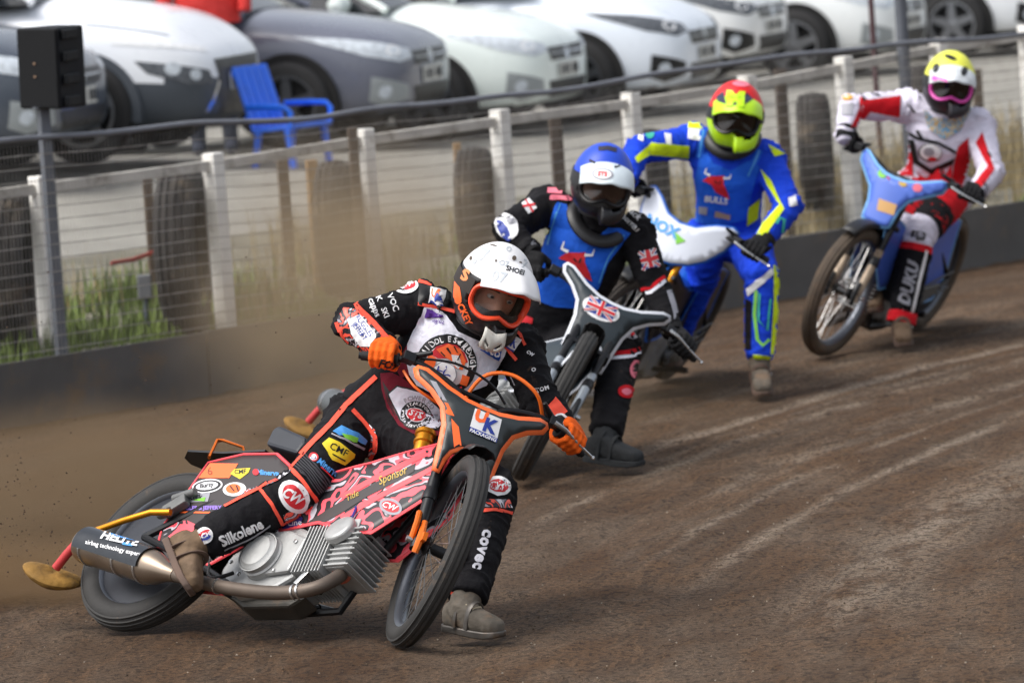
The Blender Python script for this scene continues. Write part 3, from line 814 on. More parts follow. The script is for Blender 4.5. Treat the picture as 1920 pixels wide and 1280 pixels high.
def motorcycle(pose, sch, label):
    px, py, yaw, lean, pitch, steer, WB, RK, BX, BZ = pose
    Rm = Matrix.Rotation(R(yaw), 3, 'Z') @ Matrix.Rotation(R(pitch), 3, 'Y') @ Matrix.Rotation(R(-lean), 3, 'X')
    lo = min((Rm @ Vector(((RWR - RTT) * math.cos(t), 0, RWR + (RWR - RTT) * math.sin(t)))).z for t in np.linspace(0, 6.283, 90)) - RTT
    mw = Rm.to_4x4(); mw.translation = Vector((px, py, -lo))
    root = empty('speedway_motorcycle', mw=mw); tag(root, label, 'motorcycle', 'speedway motorcycles')
    AX = Vector((-math.sin(RK), 0, math.cos(RK))); A0 = Vector((WB - .02, 0, FWR)); Rs = Matrix.Rotation(R(steer), 3, AX)
    ST = lambda p: A0 + Rs @ (Vector(p) - A0)
    FX = AX.cross(Vector((0, -1, 0))).normalized()      # forward, square to the steering axis
    if FX.x < 0: FX = -FX
    xs = sch.get('xs', 1.0); X = lambda x: x * xs

    class SMB(MB):
        def add(s, vs, fs): return MB.add(s, [ST(v) for v in vs], fs)

    def tyre(mb, c, Ro, tr, wid, ribs):
        prof = []
        n = 22
        for i in range(n):
            t = 2 * math.pi * i / n
            a, r_ = wid * math.sin(t), math.cos(t) * tr
            prof.append((a, Ro - tr + r_))
        mb.lathe(prof, c, (0, 1, 0), 64, closed=True)
        for a in ribs:     # raised tread ribs round the tyre
            rr = Ro - tr + tr * math.sqrt(max(0, 1 - (a / wid) ** 2))
            mb.lathe([(a - .005, rr - .004), (a - .0045, rr + .003), (a + .0045, rr + .003), (a + .005, rr - .004)], c, (0, 1, 0), 64, closed=True)
    # rear wheel
    c = (0, 0, RWR); mb = MB(); tyre(mb, c, RWR, RTT, .05, (-.036, -.022, -.007, .007, .022, .036)); rw = mb.build('rear_wheel', sch.get('tyre', m_tyre), root, 60)
    mb = MB(); mb.lathe([(-.03, RWR - .088), (-.034, RWR - .075), (-.026, RWR - .07), (.026, RWR - .07), (.034, RWR - .075), (.03, RWR - .088), (0, RWR - .1)], c, (0, 1, 0), 56, closed=True); mb.build('rim', m_rim, rw, 60)
    mb = MB(); mb.lathe([(-.012, RWR - .09), (-.03, RWR - .17), (-.032, .06), (-.05, .045), (-.05, 0)], c, (0, 1, 0), 48)
    mb.lathe([(.012, RWR - .09), (.03, RWR - .17), (.032, .06), (.05, .045), (.05, 0)], c, (0, 1, 0), 48); mb.build('wheel_disc', sch.get('disc', m_disc), rw, 30)
    # front wheel
    c = (WB, 0, FWR); mb = SMB(); tyre(mb, c, FWR, FTT, .037, (-.024, -.008, .008, .024)); fw = mb.build('front_wheel', sch.get('tyre', m_tyre), root, 60)
    mb = SMB(); mb.lathe([(-.022, FWR - .072), (-.026, FWR - .058), (-.02, FWR - .054), (.02, FWR - .054), (.026, FWR - .058), (.022, FWR - .072), (0, FWR - .08)], c, (0, 1, 0), 56, closed=True); mb.build('rim', sch.get('rim', m_rim), fw, 60)
    mb = SMB(); mb.lathe([(-.055, 0), (-.055, .02), (-.04, .034), (-.03, .02), (.03, .02), (.04, .034), (.055, .02), (.055, 0)], c, (0, 1, 0), 20); mb.build('hub', m_blk, fw, 40)
    mb = SMB(); rr = FWR - .075
    for k in range(36):
        t = 2 * math.pi * k / 36; sd_ = -1 if k % 2 else 1; t2 = t + (.35 if (k // 2) % 2 else -.35)
        mb.tube([(WB + .03 * math.cos(t2), sd_ * .035, FWR + .03 * math.sin(t2)), (WB + rr * math.cos(t), 0, FWR + rr * math.sin(t))], .0016, 4, False)
    mb.build('spokes', m_spoke, fw, False)
    # forks
    for sy in (-1, 1):
        b0 = Vector((WB, sy * .078, FWR)) - AX * .03; up = lambda d, f=0.: b0 + AX * d + FX * f
        mb = SMB(); mb.tube([up(.02, -.01), up(.0, .0), up(.30, -.005)], [.016, .021, .021], 12); fl = mb.build('fork_leg', sch.get('forklow', m_blk), root)
        mb = SMB(); mb.tube([up(.28, -.005), up(.62, -.005)], .0185, 12); mb.build('stanchion', sch.get('forkup', m_blk), fl)
        mb = SMB(); mb.tube([up(.21, -.005), up(.24, -.005), up(.245, -.005), up(.27, -.005)], [.026, .026, .024, .02], 12); mb.build('fork_seal', m_blk, fl)
        mb = SMB(); mb.lathe([(0, .012), (sy * .02, .011), (sy * .022, 0)], Vector((WB, sy * .098, FWR)), (0, 1, 0), 12); mb.build('axle_nut', m_sil, fl)
        # spring linkage beside the axle
        mb = SMB(); mb.tube([up(-.02, .01), up(.03, .035), up(.10, .03)], [.012, .014, .01], 8); mb.build('link_arm', m_orm if sch.get('orm') else m_blk, fl)
    if sch.get('orm'):
        mb = SMB()      # coiled spring on the far side
        b0 = Vector((WB, .11, FWR)) + AX * .04
        mb.tube([b0 + AX * (.0022 * k) + (FX * math.cos(k * .55) + Vector((0, 1, 0)) * math.sin(k * .55)) * .022 for k in range(90)], .006, 6); mb.build('fork_spring', m_orm, root)
        mb = SMB(); mb.box(Vector((WB + .035, -.07, FWR + .01)), (.05, .016, .03)); mb.tube([(WB, -.1, FWR), (WB + .02, -.105, FWR + .06), (WB - .02, -.10, FWR + .11)], .011, 8); mb.build('torque_link', m_orm, root)
    top = A0 + AX * .56
    mb = SMB()
    for d in (.40, .56): mb.box(A0 + AX * d, (.06, .21, .025), Matrix.Rotation(-RK, 3, 'Y'))
    mb.build('fork_crown', m_blk, root, False, bevel=.006)
    # front mudguard, short and black
    mb = SMB(); vs = []; fs = []
    an = np.linspace(R(62), R(140), 12)
    for t in an:
        for y, dr in ((-.05, .0), (-.035, .022), (0, .03), (.035, .022), (.05, 0)): vs.append((WB + (FWR + .012 + dr) * math.cos(t), y, FWR + (FWR + .012 + dr) * math.sin(t)))
    for i in range(11):
        for j in range(4): fs.append((i * 5 + j, i * 5 + j + 1, (i + 1) * 5 + j + 1, (i + 1) * 5 + j))
    mb.add(vs, fs); o = mb.build('front_mudguard', m_blkp, root); so = o.modifiers.new('s', 'SOLIDIFY'); so.thickness = .004
    # handlebar
    gr = {sy: Vector((BX, sy * .36, BZ)) for sy in (-1, 1)}; cl = A0 + AX * .60 + FX * .0
    bar = []
    e_ = lambda sy: [gr[sy] + Vector((-.035, sy * .075, -.012)), gr[sy], gr[sy] + Vector((.05, -sy * .11, .015)), cl + Vector((0, sy * .10, .06)), cl + Vector((0, sy * .05, 0))]
    pts = e_(-1) + [cl] + e_(1)[::-1]
    mb = SMB(); mb.tube(cat(pts, 5), .0125, 10); hb = mb.build('handlebar', m_blk, root)
    mb = SMB(); mb.tube([cl + Vector((0, -.10, .06)), cl + Vector((0, .10, .06))], .009, 8); mb.build('crossbar', m_blk, hb)
    HB = {}
    for sy in (-1, 1):
        g = gr[sy]; d = (Vector((-.035, sy * .075, -.012))).normalized()
        mb = SMB(); mb.tube([g - d * .055, g + d * .075], .017, 10); mb.lathe([(-.003, .024), (.003, .024)], g - d * .055, d, 14); mb.build('grip', m_grip, hb)
        mb = SMB(); mb.box(g - d * .085 + Vector((.012, 0, .008)), (.045, .045, .035)); mb.tube([g - d * .10 + Vector((.0, 0, .02)), g - d * .16 + Vector((.02, 0, .035))], [.014, .008], 8); mb.build('lever_clamp', m_blk, hb, False, bevel=.005)
        if sy > 0 or sch.get('levers', 1) == 2:
            l0 = g - d * .09 + Vector((.03, 0, .0)); mb = SMB(); mb.tube([l0, l0 + d * .05 + Vector((.022, 0, -.002)), l0 + d * .13 + Vector((.018, 0, -.006)), l0 + d * .20 + Vector((.024, 0, -.008))], [.010, .008, .006, .005], 8)
            mb.lathe([(-.008, .004), (0, .009), (.008, .004)], l0 + d * .205 + Vector((.024, 0, -.008)), d, 10); mb.build('lever', m_sil, hb)
        HB[sy] = (root.matrix_world @ ST(g), root.matrix_world.to_3x3() @ (Rs @ d))
    # front shield
    c0 = A0 + AX * sch.get('pz', .575) + FX * .085
    half = sch.get('shield', [(0, .055), (.06, .06), (.13, .085), (.215, .135), (.25, .14), (.262, .122), (.248, .088), (.19, .045), (.142, -.005), (.120, -.07), (.112, -.16), (.106, -.25), (.078, -.255), (.068, -.20), (.055, -.165), (.03, -.142), (0, -.135)])
    outl = half + [(-u, v) for u, v in half[::-1][1:-1]]
    v2, f2 = fill_poly(outl, .05); UU = Vector((0, 1, 0))
    pt_ = R(sch.get('ptilt', 6)); PV = AX * math.cos(pt_) + FX * math.sin(pt_); PN = FX * math.cos(pt_) - AX * math.sin(pt_)
    curve = lambda u, v: c0 + UU * u + PV * v - PN * (u * u * 1.1)
    for nm, sc_, mt, lift, th in (('shield_border', 1., sch['border'], 0, .006), ('front_shield', .0, sch['plate'], .0045, .004)):
        pts2 = v2
        if sc_ == 0:   # inset outline
            n = len(outl); ins = []
            for i in range(n):
                a, b, c_ = Vector(outl[i - 1]), Vector(outl[i]), Vector(outl[(i + 1) % n])
                t1 = (b - a).normalized(); t2 = (c_ - b).normalized(); nn = Vector((-(t1 + t2).y, (t1 + t2).x)); nn = nn.normalized() if nn.length > 1e-6 else Vector((0, 0))
                w_ = sch.get('bw', .013)
                q = b + nn * w_
                ins.append((q.x, q.y))
            area = sum(outl[i - 1][0] * outl[i][1] - outl[i][0] * outl[i - 1][1] for i in range(n))
            if area < 0: ins = [(2 * o_[0] - i_[0], 2 * o_[1] - i_[1]) for o_, i_ in zip(outl, ins)]
            pts2, ff = fill_poly(ins, .05)
        else: ff = f2
        mb = SMB(); mb.add([curve(u, v) + PN * lift for u, v in pts2], ff); o = mb.build(nm, mt, root, True)
        sd2 = o.modifiers.new('s', 'SOLIDIFY'); sd2.thickness = th; sd2.offset = 0
        if sc_ == 0: plate = o
        realize(o)
    # frame tubes
    mb = MB(); hd0, hd1 = A0 + AX * .42, A0 + AX * .54
    mb.tube([hd0, hd1], .03, 12); fr = []
    for sy in (-1, 1):
        mb.tube([hd1 - AX * .02, (X(.95), sy * .04, .62), (X(.55), sy * .06, .56), (X(.25), sy * .07, .50), (0, sy * .09, RWR)], .014, 8)
        mb.tube([hd0, (X(1.03), sy * .05, .30), (X(.98), sy * .06, .14), (X(.6), sy * .08, .12), (X(.35), sy * .09, .22), (0, sy * .09, RWR)], .014, 8)
        mb.tube([(X(.3), sy * .06, .50), (X(.38), sy * .05, .72)], .011, 8)
    mb.build('frame', sch.get('frame', m_blk), root)
    # engine
    mb = MB(); oc = [(.47, .20), (.50, .14), (.60, .10), (.76, .12), (.84, .18), (.85, .36), (.76, .39), (.58, .37), (.49, .31)]
    mb.prism([(X(a), b) for a, b in oc], (0, -.085, 0), (1, 0, 0), (0, 0, 1), (0, 1, 0), .17); en = mb.build('engine', m_alu, root, False, bevel=.014)
    tilt = Matrix.Rotation(R(-5), 3, 'Y'); cb_ = Vector((X(.84), -.02, .275))
    mb = MB()
    mb.lathe([(0, .085), (.03, .085), (.034, .078), (.055, .075), (.06, .066), (.066, .06), (.068, 0)], (X(.672), -.083, .245), (0, -1, 0), 32)
    for rr in (.082, .07, .055): mb.lathe([(.0, rr), (.004, rr), (.004, rr - .005), (.0, rr - .005)], (X(.672), -.083 - .052, .245 + .0), (0, -1, 0), 32, closed=True)
    mb.build('generator_cover', m_alu, en, 35)
    mb = MB(); mb.prism([(X(a), b) for a, b in ((.70, .17), (.83, .19), (.84, .33), (.74, .36), (.62, .35), (.56, .30))], (0, -.086, 0), (1, 0, 0), (0, 0, 1), (0, -1, 0), .022); mb.build('timing_cover', m_alu, en, False, bevel=.008)
    for a, b in ((.60, .17), (.76, .19), (.80, .31), (.68, .35), (.57, .29), (.53, .22)): MB().lathe([(0, .008), (.008, .008), (.009, 0)], (X(a), -.106, b), (0, -1, 0), 8).build('bolt', m_sil, en, False)
    mb = MB(); mb.tube([cb_, cb_ + tilt @ Vector((.13, 0, 0))], .07, 20)
    for k in range(9): mb.box(cb_ + tilt @ Vector((.008 + .0155 * k, 0, 0)), (.005, .19, .195), tilt)
    mb.build('finned_cylinder', m_alu, en, False, bevel=.0018)
    hc = cb_ + tilt @ Vector((.185, 0, .005)); mb = MB(); mb.box(hc, (.085, .15, .16), tilt)
    for k in range(8): mb.box(hc + tilt @ Vector((.012, 0, -.075 + .0215 * k)), (.115, .175, .006), tilt)
    mb.build('cylinder_head', m_alu, en, False, bevel=.0025)
    mb = MB(); mb.lathe([(0, .062), (.025, .06), (.032, .05), (.034, 0)], hc + tilt @ Vector((-.03, -.075, .065)), (-.1, -1, .25), 26); mb.box(hc + tilt @ Vector((-.02, 0, .10)), (.10, .15, .05), tilt); mb.build('cam_cover', m_alu, en, 35, bevel=.004)
    mb = MB(); mb.lathe([(0, .03), (.03, .028), (.032, 0)], (X(.60), .09, .25), (0, 1, 0), 20); mb.prism([(X(.2), .27), (X(.2), .33), (X(.6), .32), (X(.6), .2)], (0, .10, 0), (1, 0, 0), (0, 0, 1), (0, 1, 0), .02); mb.build('primary_cover', m_alud, root, False, bevel=.006)
    mb = MB(); mb.prism([(X(.52), .12), (X(.62), .075), (X(.84), .085), (X(.9), .13), (X(.8), .15)], (0, -.045, 0), (1, 0, 0), (0, 0, 1), (0, 1, 0), .09); mb.build('sump', mat('oily_alloy', S(66, 64, 60), .5, .3, nz=(14, .25), dirt=(DIRT, 8, .52)), root, False, bevel=.012)
    # exhaust
    ex = [(X(1.03), -.05, .22), (X(1.06), -.09, .175), (X(1.05), -.135, .105), (X(.97), -.15, .074), (X(.835), -.152, .067), (X(.625), -.158, .079), (X(.49), -.16, .099), (X(.36), -.163, .122)]
    P = [Vector(p) for p in ex]; sm = cat(ex, 5)
    mb = MB(); mb.tube(sm, .0245, 14); ep = mb.build('exhaust_pipe', m_pipe, root)
    for q in (14, 15, 26): MB().tube([sm[q] - (sm[q + 1] - sm[q]).normalized() * .004, sm[q] + (sm[q + 1] - sm[q]).normalized() * .004], .0285, 14).build('pipe_clamp', m_sil, ep)
    mb = MB(); mb.lathe([(-.008, .035), (.006, .035), (.008, .028)], P[0], (.5, -.6, -.5), 18); mb.build('exhaust_flange', mat('rusty_red', S(150, 74, 52), .6, .2, nz=(20, .3)), ep)
    s0, s1 = Vector((X(.36), -.163, .122)), Vector((-.19, -.17, .238)); dS_ = (s1 - s0).normalized(); Ls = (s1 - s0).length
    mb = MB(); mb.lathe([(0, .026), (.05, .034), (.12, .058), (.16, .064), (Ls - .03, .066), (Ls - .008, .060), (Ls, .045), (Ls - .005, .03), (Ls - .05, .03), (Ls - .05, 0)], s0, dS_, 32); sl = mb.build('silencer', sch.get('silencer', m_pipe), root, 40)
    for q in (.17, .30, Ls - .06): MB().lathe([(q - .006, .0655), (q - .005, .0685), (q + .005, .0685), (q + .006, .0655)], s0, dS_, 32).build('silencer_band', m_sil, sl)
    if sch.get('heat'):     # black wrap over the upper, outer half of the can
        mb = MB(); n1 = Vector((0, -.42, .9)); n1 = (n1 - dS_ * n1.dot(dS_)).normalized(); n2 = dS_.cross(n1); vs = []; fs = []
        for i in range(9):
            q = .15 + (Ls - .175) * i / 8
            for j in range(15):
                t = R(-100 + 200 * j / 14); vs.append(s0 + dS_ * q + (n1 * math.cos(t) + n2 * math.sin(t)) * .0705)
        for i in range(8):
            for j in range(14): fs.append((i * 15 + j, i * 15 + j + 1, (i + 1) * 15 + j + 1, (i + 1) * 15 + j))
        mb.add(vs, fs); sw = mb.build('silencer_wrap', mat('carbon_wrap', S(34, 38, 44), .32, nz=(20, .2), dirt=(DIRT, 9, .66)), sl)
    else: sw = sl
    # seat, covers
    mb = MB(); mb.prism([(X(.35), .75), (X(.53), .71), (X(.545), .76), (X(.53), .785), (X(.37), .835), (X(.345), .82)], (0, -.075, 0), (1, 0, 0), (0, 0, 1), (0, 1, 0), .15); mb.build('seat', m_seat, root, False, bevel=.012)
    mb = MB(); mb.loft([[Vector((X(x), y, z + (.012 if abs(y) < .02 else 0))) for y in (-w, 0, w)] + [Vector((X(x), w, z - .008)), Vector((X(x), -w, z - .008))] for x, z, w in ((-.10, .735, .02), (-.05, .735, .06), (.15, .72, .07), (.36, .73, .07))]); mb.build('rear_mudguard', m_blkp, root, 50)
    mb = MB(); mb.tube([(X(.08), -.06, .70), (X(.075), -.06, .775), (X(.09), -.05, .785), (X(.15), 0, .79), (X(.16), .05, .74)], [(.006, .018)] * 5, 6); mb.build('mudguard_loop', sch.get('loop', m_blk), root)

    def cover(nm, poly, yf, mt, bm_, bw=.007):
        outs = []
        for sy in (-1, 1):
            v2_, f2_ = fill_poly([(X(a), b) for a, b in poly], .05); mb = MB(); mb.add([(a, sy * yf(a / xs, b), b) for a, b in v2_], f2_)
            o = mb.build(nm, mt, root, True); so = o.modifiers.new('s', 'SOLIDIFY'); so.thickness = .005; so.offset = 0; realize(o)
            mb = MB(); k = len(poly); pp_ = []
            for i in range(k):
                a, b = poly[i], poly[(i + 1) % k]
                for t in (0, .25, .5, .75):
                    u, v = a[0] + (b[0] - a[0]) * t, a[1] + (b[1] - a[1]) * t; pp_.append((X(u), sy * (yf(u, v) + .001), v))
            mb.tube(pp_, [(.0045, bw)] * len(pp_), 6, closed=True); mb.build('cover_edge', bm_, o)
            outs.append(o)
        return outs[0]
    rear = cover('rear_cover', [(.115, .665), (.28, .70), (.45, .70), (.60, .62), (.64, .45), (.60, .35), (.41, .215), (.15, .225), (.095, .27), (.055, .385)], lambda x, z: .082 + .03 * max(0, .5 - z) + .02 * (x - .3), sch['rear'], sch['edge'])
    tank = cover('frame_cover', [(.60, .60), (.75, .615), (.94, .665), (1.10, .745), (1.20, .79), (1.27, .74), (1.275, .54), (1.11, .37), (.97, .375), (.84, .405), (.70, .38), (.60, .36)], lambda x, z: .062 + .022 * math.sin(min(1, max(0, (x - .55) / .7)) * math.pi) + .03 * max(0, .6 - z) - .25 * max(0, z - .66), sch['tank'], sch['edge'])
    mb = MB(); mb.loft([[Vector((X(x), -w, z)), Vector((X(x), 0, z + .02)), Vector((X(x), w, z)), Vector((X(x), w * .8, z - .05)), Vector((X(x), -w * .8, z - .05))] for x, z, w in ((.52, .69, .06), (.62, .615, .062), (.76, .63, .064), (.94, .675, .06), (1.10, .74, .05), (1.2, .785, .03))]); mb.build('tank', sch.get('tanktop', sch['edge']), root, 50, bevel=.004)
    mb = MB(); mb.lathe([(0, .03), (.06, .03), (.065, .036), (.075, .036), (.077, .032), (.095, .032), (.10, .038), (.115, .038), (.118, 0)], (X(1.075), -.01, .735), (-.28, 0, .96), 22); mb.build('filler_neck', sch.get('filler', m_gold), root, 35)
    # dirt deflector
    mb = MB(); mb.tube([(X(.12), -.13, .412), (X(.04), -.145, .40), (-.06, -.16, .352), (-.20, -.16, .298), (-.26, -.15, .25)], .0125, 10); da = mb.build('deflector_arm', sch.get('darm', m_gold), root)
    mb = MB(); mb.tube([(-.25, -.152, .262), (-.29, -.14, .215), (-.335, -.12, .168)], .017, 10); mb.build('sleeve', m_red, da)
    pd = MB(); ce = Vector((-.385, -.075, .148)); ax1 = Vector((-.6, -.55, -.1)).normalized(); ax2 = Vector((.45, -.6, -.55)); ax2 = (ax2 - ax1 * ax2.dot(ax1)).normalized(); ax3 = ax1.cross(ax2)
    rings = []
    for lt in np.linspace(-88, 88, 11):
        rings.append([ce + (ax1 * math.cos(t) * .115 * math.cos(R(lt)) ** .7 + ax2 * math.sin(t) * .10 * math.cos(R(lt)) ** .7) + ax3 * (.028 * math.sin(R(lt)) + .02 * math.cos(t) ** 2) for t in np.linspace(0, 6.283, 24, endpoint=False)])
    pd.loft(rings); pd.build('deflector_pad', m_pad, da)
    mb = MB(); mb.box((X(.10), -.105, .455), (.10, .035, .045), Matrix.Rotation(R(-38), 3, 'Y')); mb.tube([(X(.06), -.10, .49), (X(.16), -.105, .52)], .016, 10); mb.tube([(X(.02), -.09, .43), (X(.10), -.12, .42)], .02, 10); mb.build('rear_bracket', m_alud, root, False, bevel=.006)
    # hoses and leads round the engine
    MB().tube(cat([(X(.80), -.07, .38), (X(.72), -.09, .45), (X(.60), -.085, .46), (X(.52), -.07, .40)]), .009, 8).build('oil_hose', m_grip, root)
    MB().tube(cat([(X(.98), -.085, .37), (X(1.0), -.10, .44), (X(.95), -.07, .50), (X(.88), -.05, .52)]), .005, 6).build('spark_lead', mat('lead_blue', S(60, 54, 140), .5), root)
    MB().lathe([(0, .02), (.02, .026), (.07, .026), (.075, .018), (.11, .018)], (X(.86), -.02, .40), (-.35, -.1, .9), 14).build('carburettor', m_alud, root, 35)
    MB().tube(cat([(X(.56), -.10, .18), (X(.50), -.11, .15), (X(.44), -.10, .17), (X(.40), -.09, .24)]), .007, 8).build('breather_hose', m_grip, root)
    MB().box((X(.915), -.10, .18), (.02, .012, .10), Matrix.Rotation(R(30), 3, 'Y')).build('pipe_bracket', m_sil, root, False, bevel=.003)
    # footrests, chain
    mb = MB(); mb.tube([(X(.46), -.10, .12), (X(.48), -.18, .10), (X(.48), -.30, .085)], .013, 8); mb.build('footrest', m_blk, root)
    mb = MB(); mb.tube([(X(.66), .08, .17), (X(.70), .14, .20), (X(.71), .19, .235)], [.012, .012, .012], 8); mb.tube([(X(.71), .19, .235), (X(.715), .25, .262)], .016, 8); mb.build('footrest', m_blk, root)
    mb = MB()
    for z0, z1 in ((.375, .31), (.285, .22)): mb.tube([(0, .105, z0), (X(.6), .11, z1)], [(.008, .005)] * 2, 6)
    mb.build('chain', m_alud, root)
    # cables
    if 'cable' in sch:
        g = gr[1]; mb = SMB(); a = g + Vector((.03, -.12, .03)); mb.tube(cat([a, a + Vector((.05, -.06, .05)), a + Vector((.03, -.16, .085)), a + Vector((-.03, -.24, .06)), a + Vector((-.08, -.27, -.05)), a + Vector((-.06, -.28, -.2))]), .007, 8); mb.build('clutch_cable', sch['cable'], root)
        g = gr[-1]; mb = SMB(); a = g + Vector((.04, .12, .04)); mb.tube(cat([a, a + Vector((.04, .12, .02)), a + Vector((.05, .25, .0)), a + Vector((.03, .33, -.04))]), .005, 6); mb.build('throttle_cable', m_blk, root)
        mb = SMB(); a = g + Vector((.02, .08, -.02)); mb.tube(cat([a, a + Vector((.03, .05, -.05)), a + Vector((.03, .14, -.07)), a + Vector((.0, .22, -.06))]), .005, 6); mb.build('kill_switch_lead', sch['cable'], root)
    bpy.context.view_layer.update()
    return dict(root=root, plate=plate, rear=rear, tank=tank, sil=sw, grips=HB, peg=root.matrix_world @ Vector((X(.48), -.24, .10)), engine=en)


P1 = (-1.46, 20.01, -43.5, 42.9, -1, -31.8, 1.385, .243, 1.15, 1.015)
P2 = (-.792, 24.95, -56.0, 54, -3.3, -33.5, 1.318, .397, 1.01, 1.0)
P3 = (.722, 28.304, -108.8, 32.5, -.5, -12.5, 1.312, .399, 1.012, .994)
P4 = (2.126, 30.161, -115.1, 25.3, -.2, -5.9, 1.319, .4, .995, 1.0)
coral_camo = camo_mat('coral_camo', (255, 92, 104), (36, 34, 38), (255, 92, 104), (186, 180, 188), 9)
dark_cover = mat('charcoal_cover', S(54, 48, 48), .45, nz=(5, .08), dirt=(DIRT, 11, .68)); pinkc = mat('pink_coral', S(252, 84, 92), .4, dirt=(DIRT, 12, .7)); shieldk = mat('charcoal_shield', S(44, 50, 52), .45, nz=(4, .08))
orangeb = mat('orange_border', S(255, 116, 58), .42, dirt=(DIRT, 12, .72))
B1 = motorcycle(P1, dict(border=orangeb, plate=shieldk, rear=dark_cover, tank=coral_camo, edge=pinkc, tanktop=pinkc, heat=1, pz=.525, orm=1, loop=m_orm, cable=mat('orange_cable', S(244, 112, 30), .4), silencer=mat('silencer_steel', S(140, 126, 112), .32, .8, nz=(6, .15)), bw=.016),
                'orange and black speedway motorcycle with pink camouflage covers, leaning in the foreground')
navy = mat('dark_slate', S(38, 48, 54), .45, nz=(4, .08)); whiteb = mat('white_border', S(214, 218, 226), .4, dirt=(DIRT, 12, .72))
B2 = motorcycle(P2, dict(border=whiteb, plate=navy, rear=navy, tank=navy, edge=whiteb, xs=.94, ptilt=32, forklow=mat('fork_silver', S(160, 168, 176), .35, .5), filler=mat('filler_grey', S(170, 170, 168), .4, .4), darm=m_red, silencer=mat('grey_silencer', S(92, 96, 98), .5, .3, dirt=(DIRT, 8, .6))),
                'dark slate speedway motorcycle with white trim under the rider in the blue helmet')
wplate = mat('white_shield', S(206, 212, 224), .4, nz=(4, .05)); blueb = mat('blue_border', S(30, 96, 190), .4)
B3 = motorcycle(P3, dict(border=blueb, plate=wplate, rear=m_blkp, tank=m_blkp, tanktop=blueb, edge=blueb, xs=.94, tyre=mat('dark_dusty_tyre', S(58, 52, 47), .85, nz=(14, .25), dirt=(DIRT, 6, .56)), ptilt=10, forkup=m_gold, bw=.01, shield=[(0, .07), (.08, .085), (.16, .14), (.23, .17), (.265, .16), (.272, .12), (.25, .04), (.2, -.045), (.14, -.10), (.06, -.135), (0, -.145)]),
                'speedway motorcycle with white front shield under the rider in the red helmet')
bplate = mat('blue_shield', S(78, 110, 200), .42, nz=(5, .1)); lblueb = mat('light_blue_border', S(120, 180, 234), .4)
B4 = motorcycle(P4, dict(border=lblueb, plate=bplate, rear=bplate, tank=mat('blue_cover', S(66, 96, 186), .42, nz=(5, .15)), edge=lblueb, xs=.94, forklow=mat('fork_dirty', S(178, 160, 138), .5, .2, dirt=(DIRT, 9, .5)), bw=.012, disc=m_disc, tyre=mat('dusty_tyre', S(82, 71, 60), .85, nz=(14, .25), dirt=(DIRT, 6, .5)),
                shield=[(0, .055), (.06, .06), (.13, .085), (.215, .135), (.25, .14), (.262, .118), (.25, .07), (.19, .02), (.12, -.04), (.095, -.1), (.085, -.20), (.05, -.215), (0, -.22)]),
                'blue speedway motorcycle with light blue edged shield at the right')
# ================================================================== riders
skin = mat('rider_skin', S(222, 166, 140), .5, nz=(25, .1)); eye_w = mat('eye_white', S(220, 216, 210), .3); eye_i = mat('iris', S(60, 74, 84), .2)


def cv(r, u, t):      # a direction given in picture terms: right, up, towards the viewer
    return Vector(CR * r + CU * u - CF * t)


def remesh_smooth(mb, vox, it, name):
    o = obj(name, mb.mesh(name, skin, False))
    r_ = o.modifiers.new('r', 'REMESH'); r_.mode = 'VOXEL'; r_.voxel_size = vox
    s_ = o.modifiers.new('s', 'SMOOTH'); s_.factor = .5; s_.iterations = it
    realize(o)
    return o


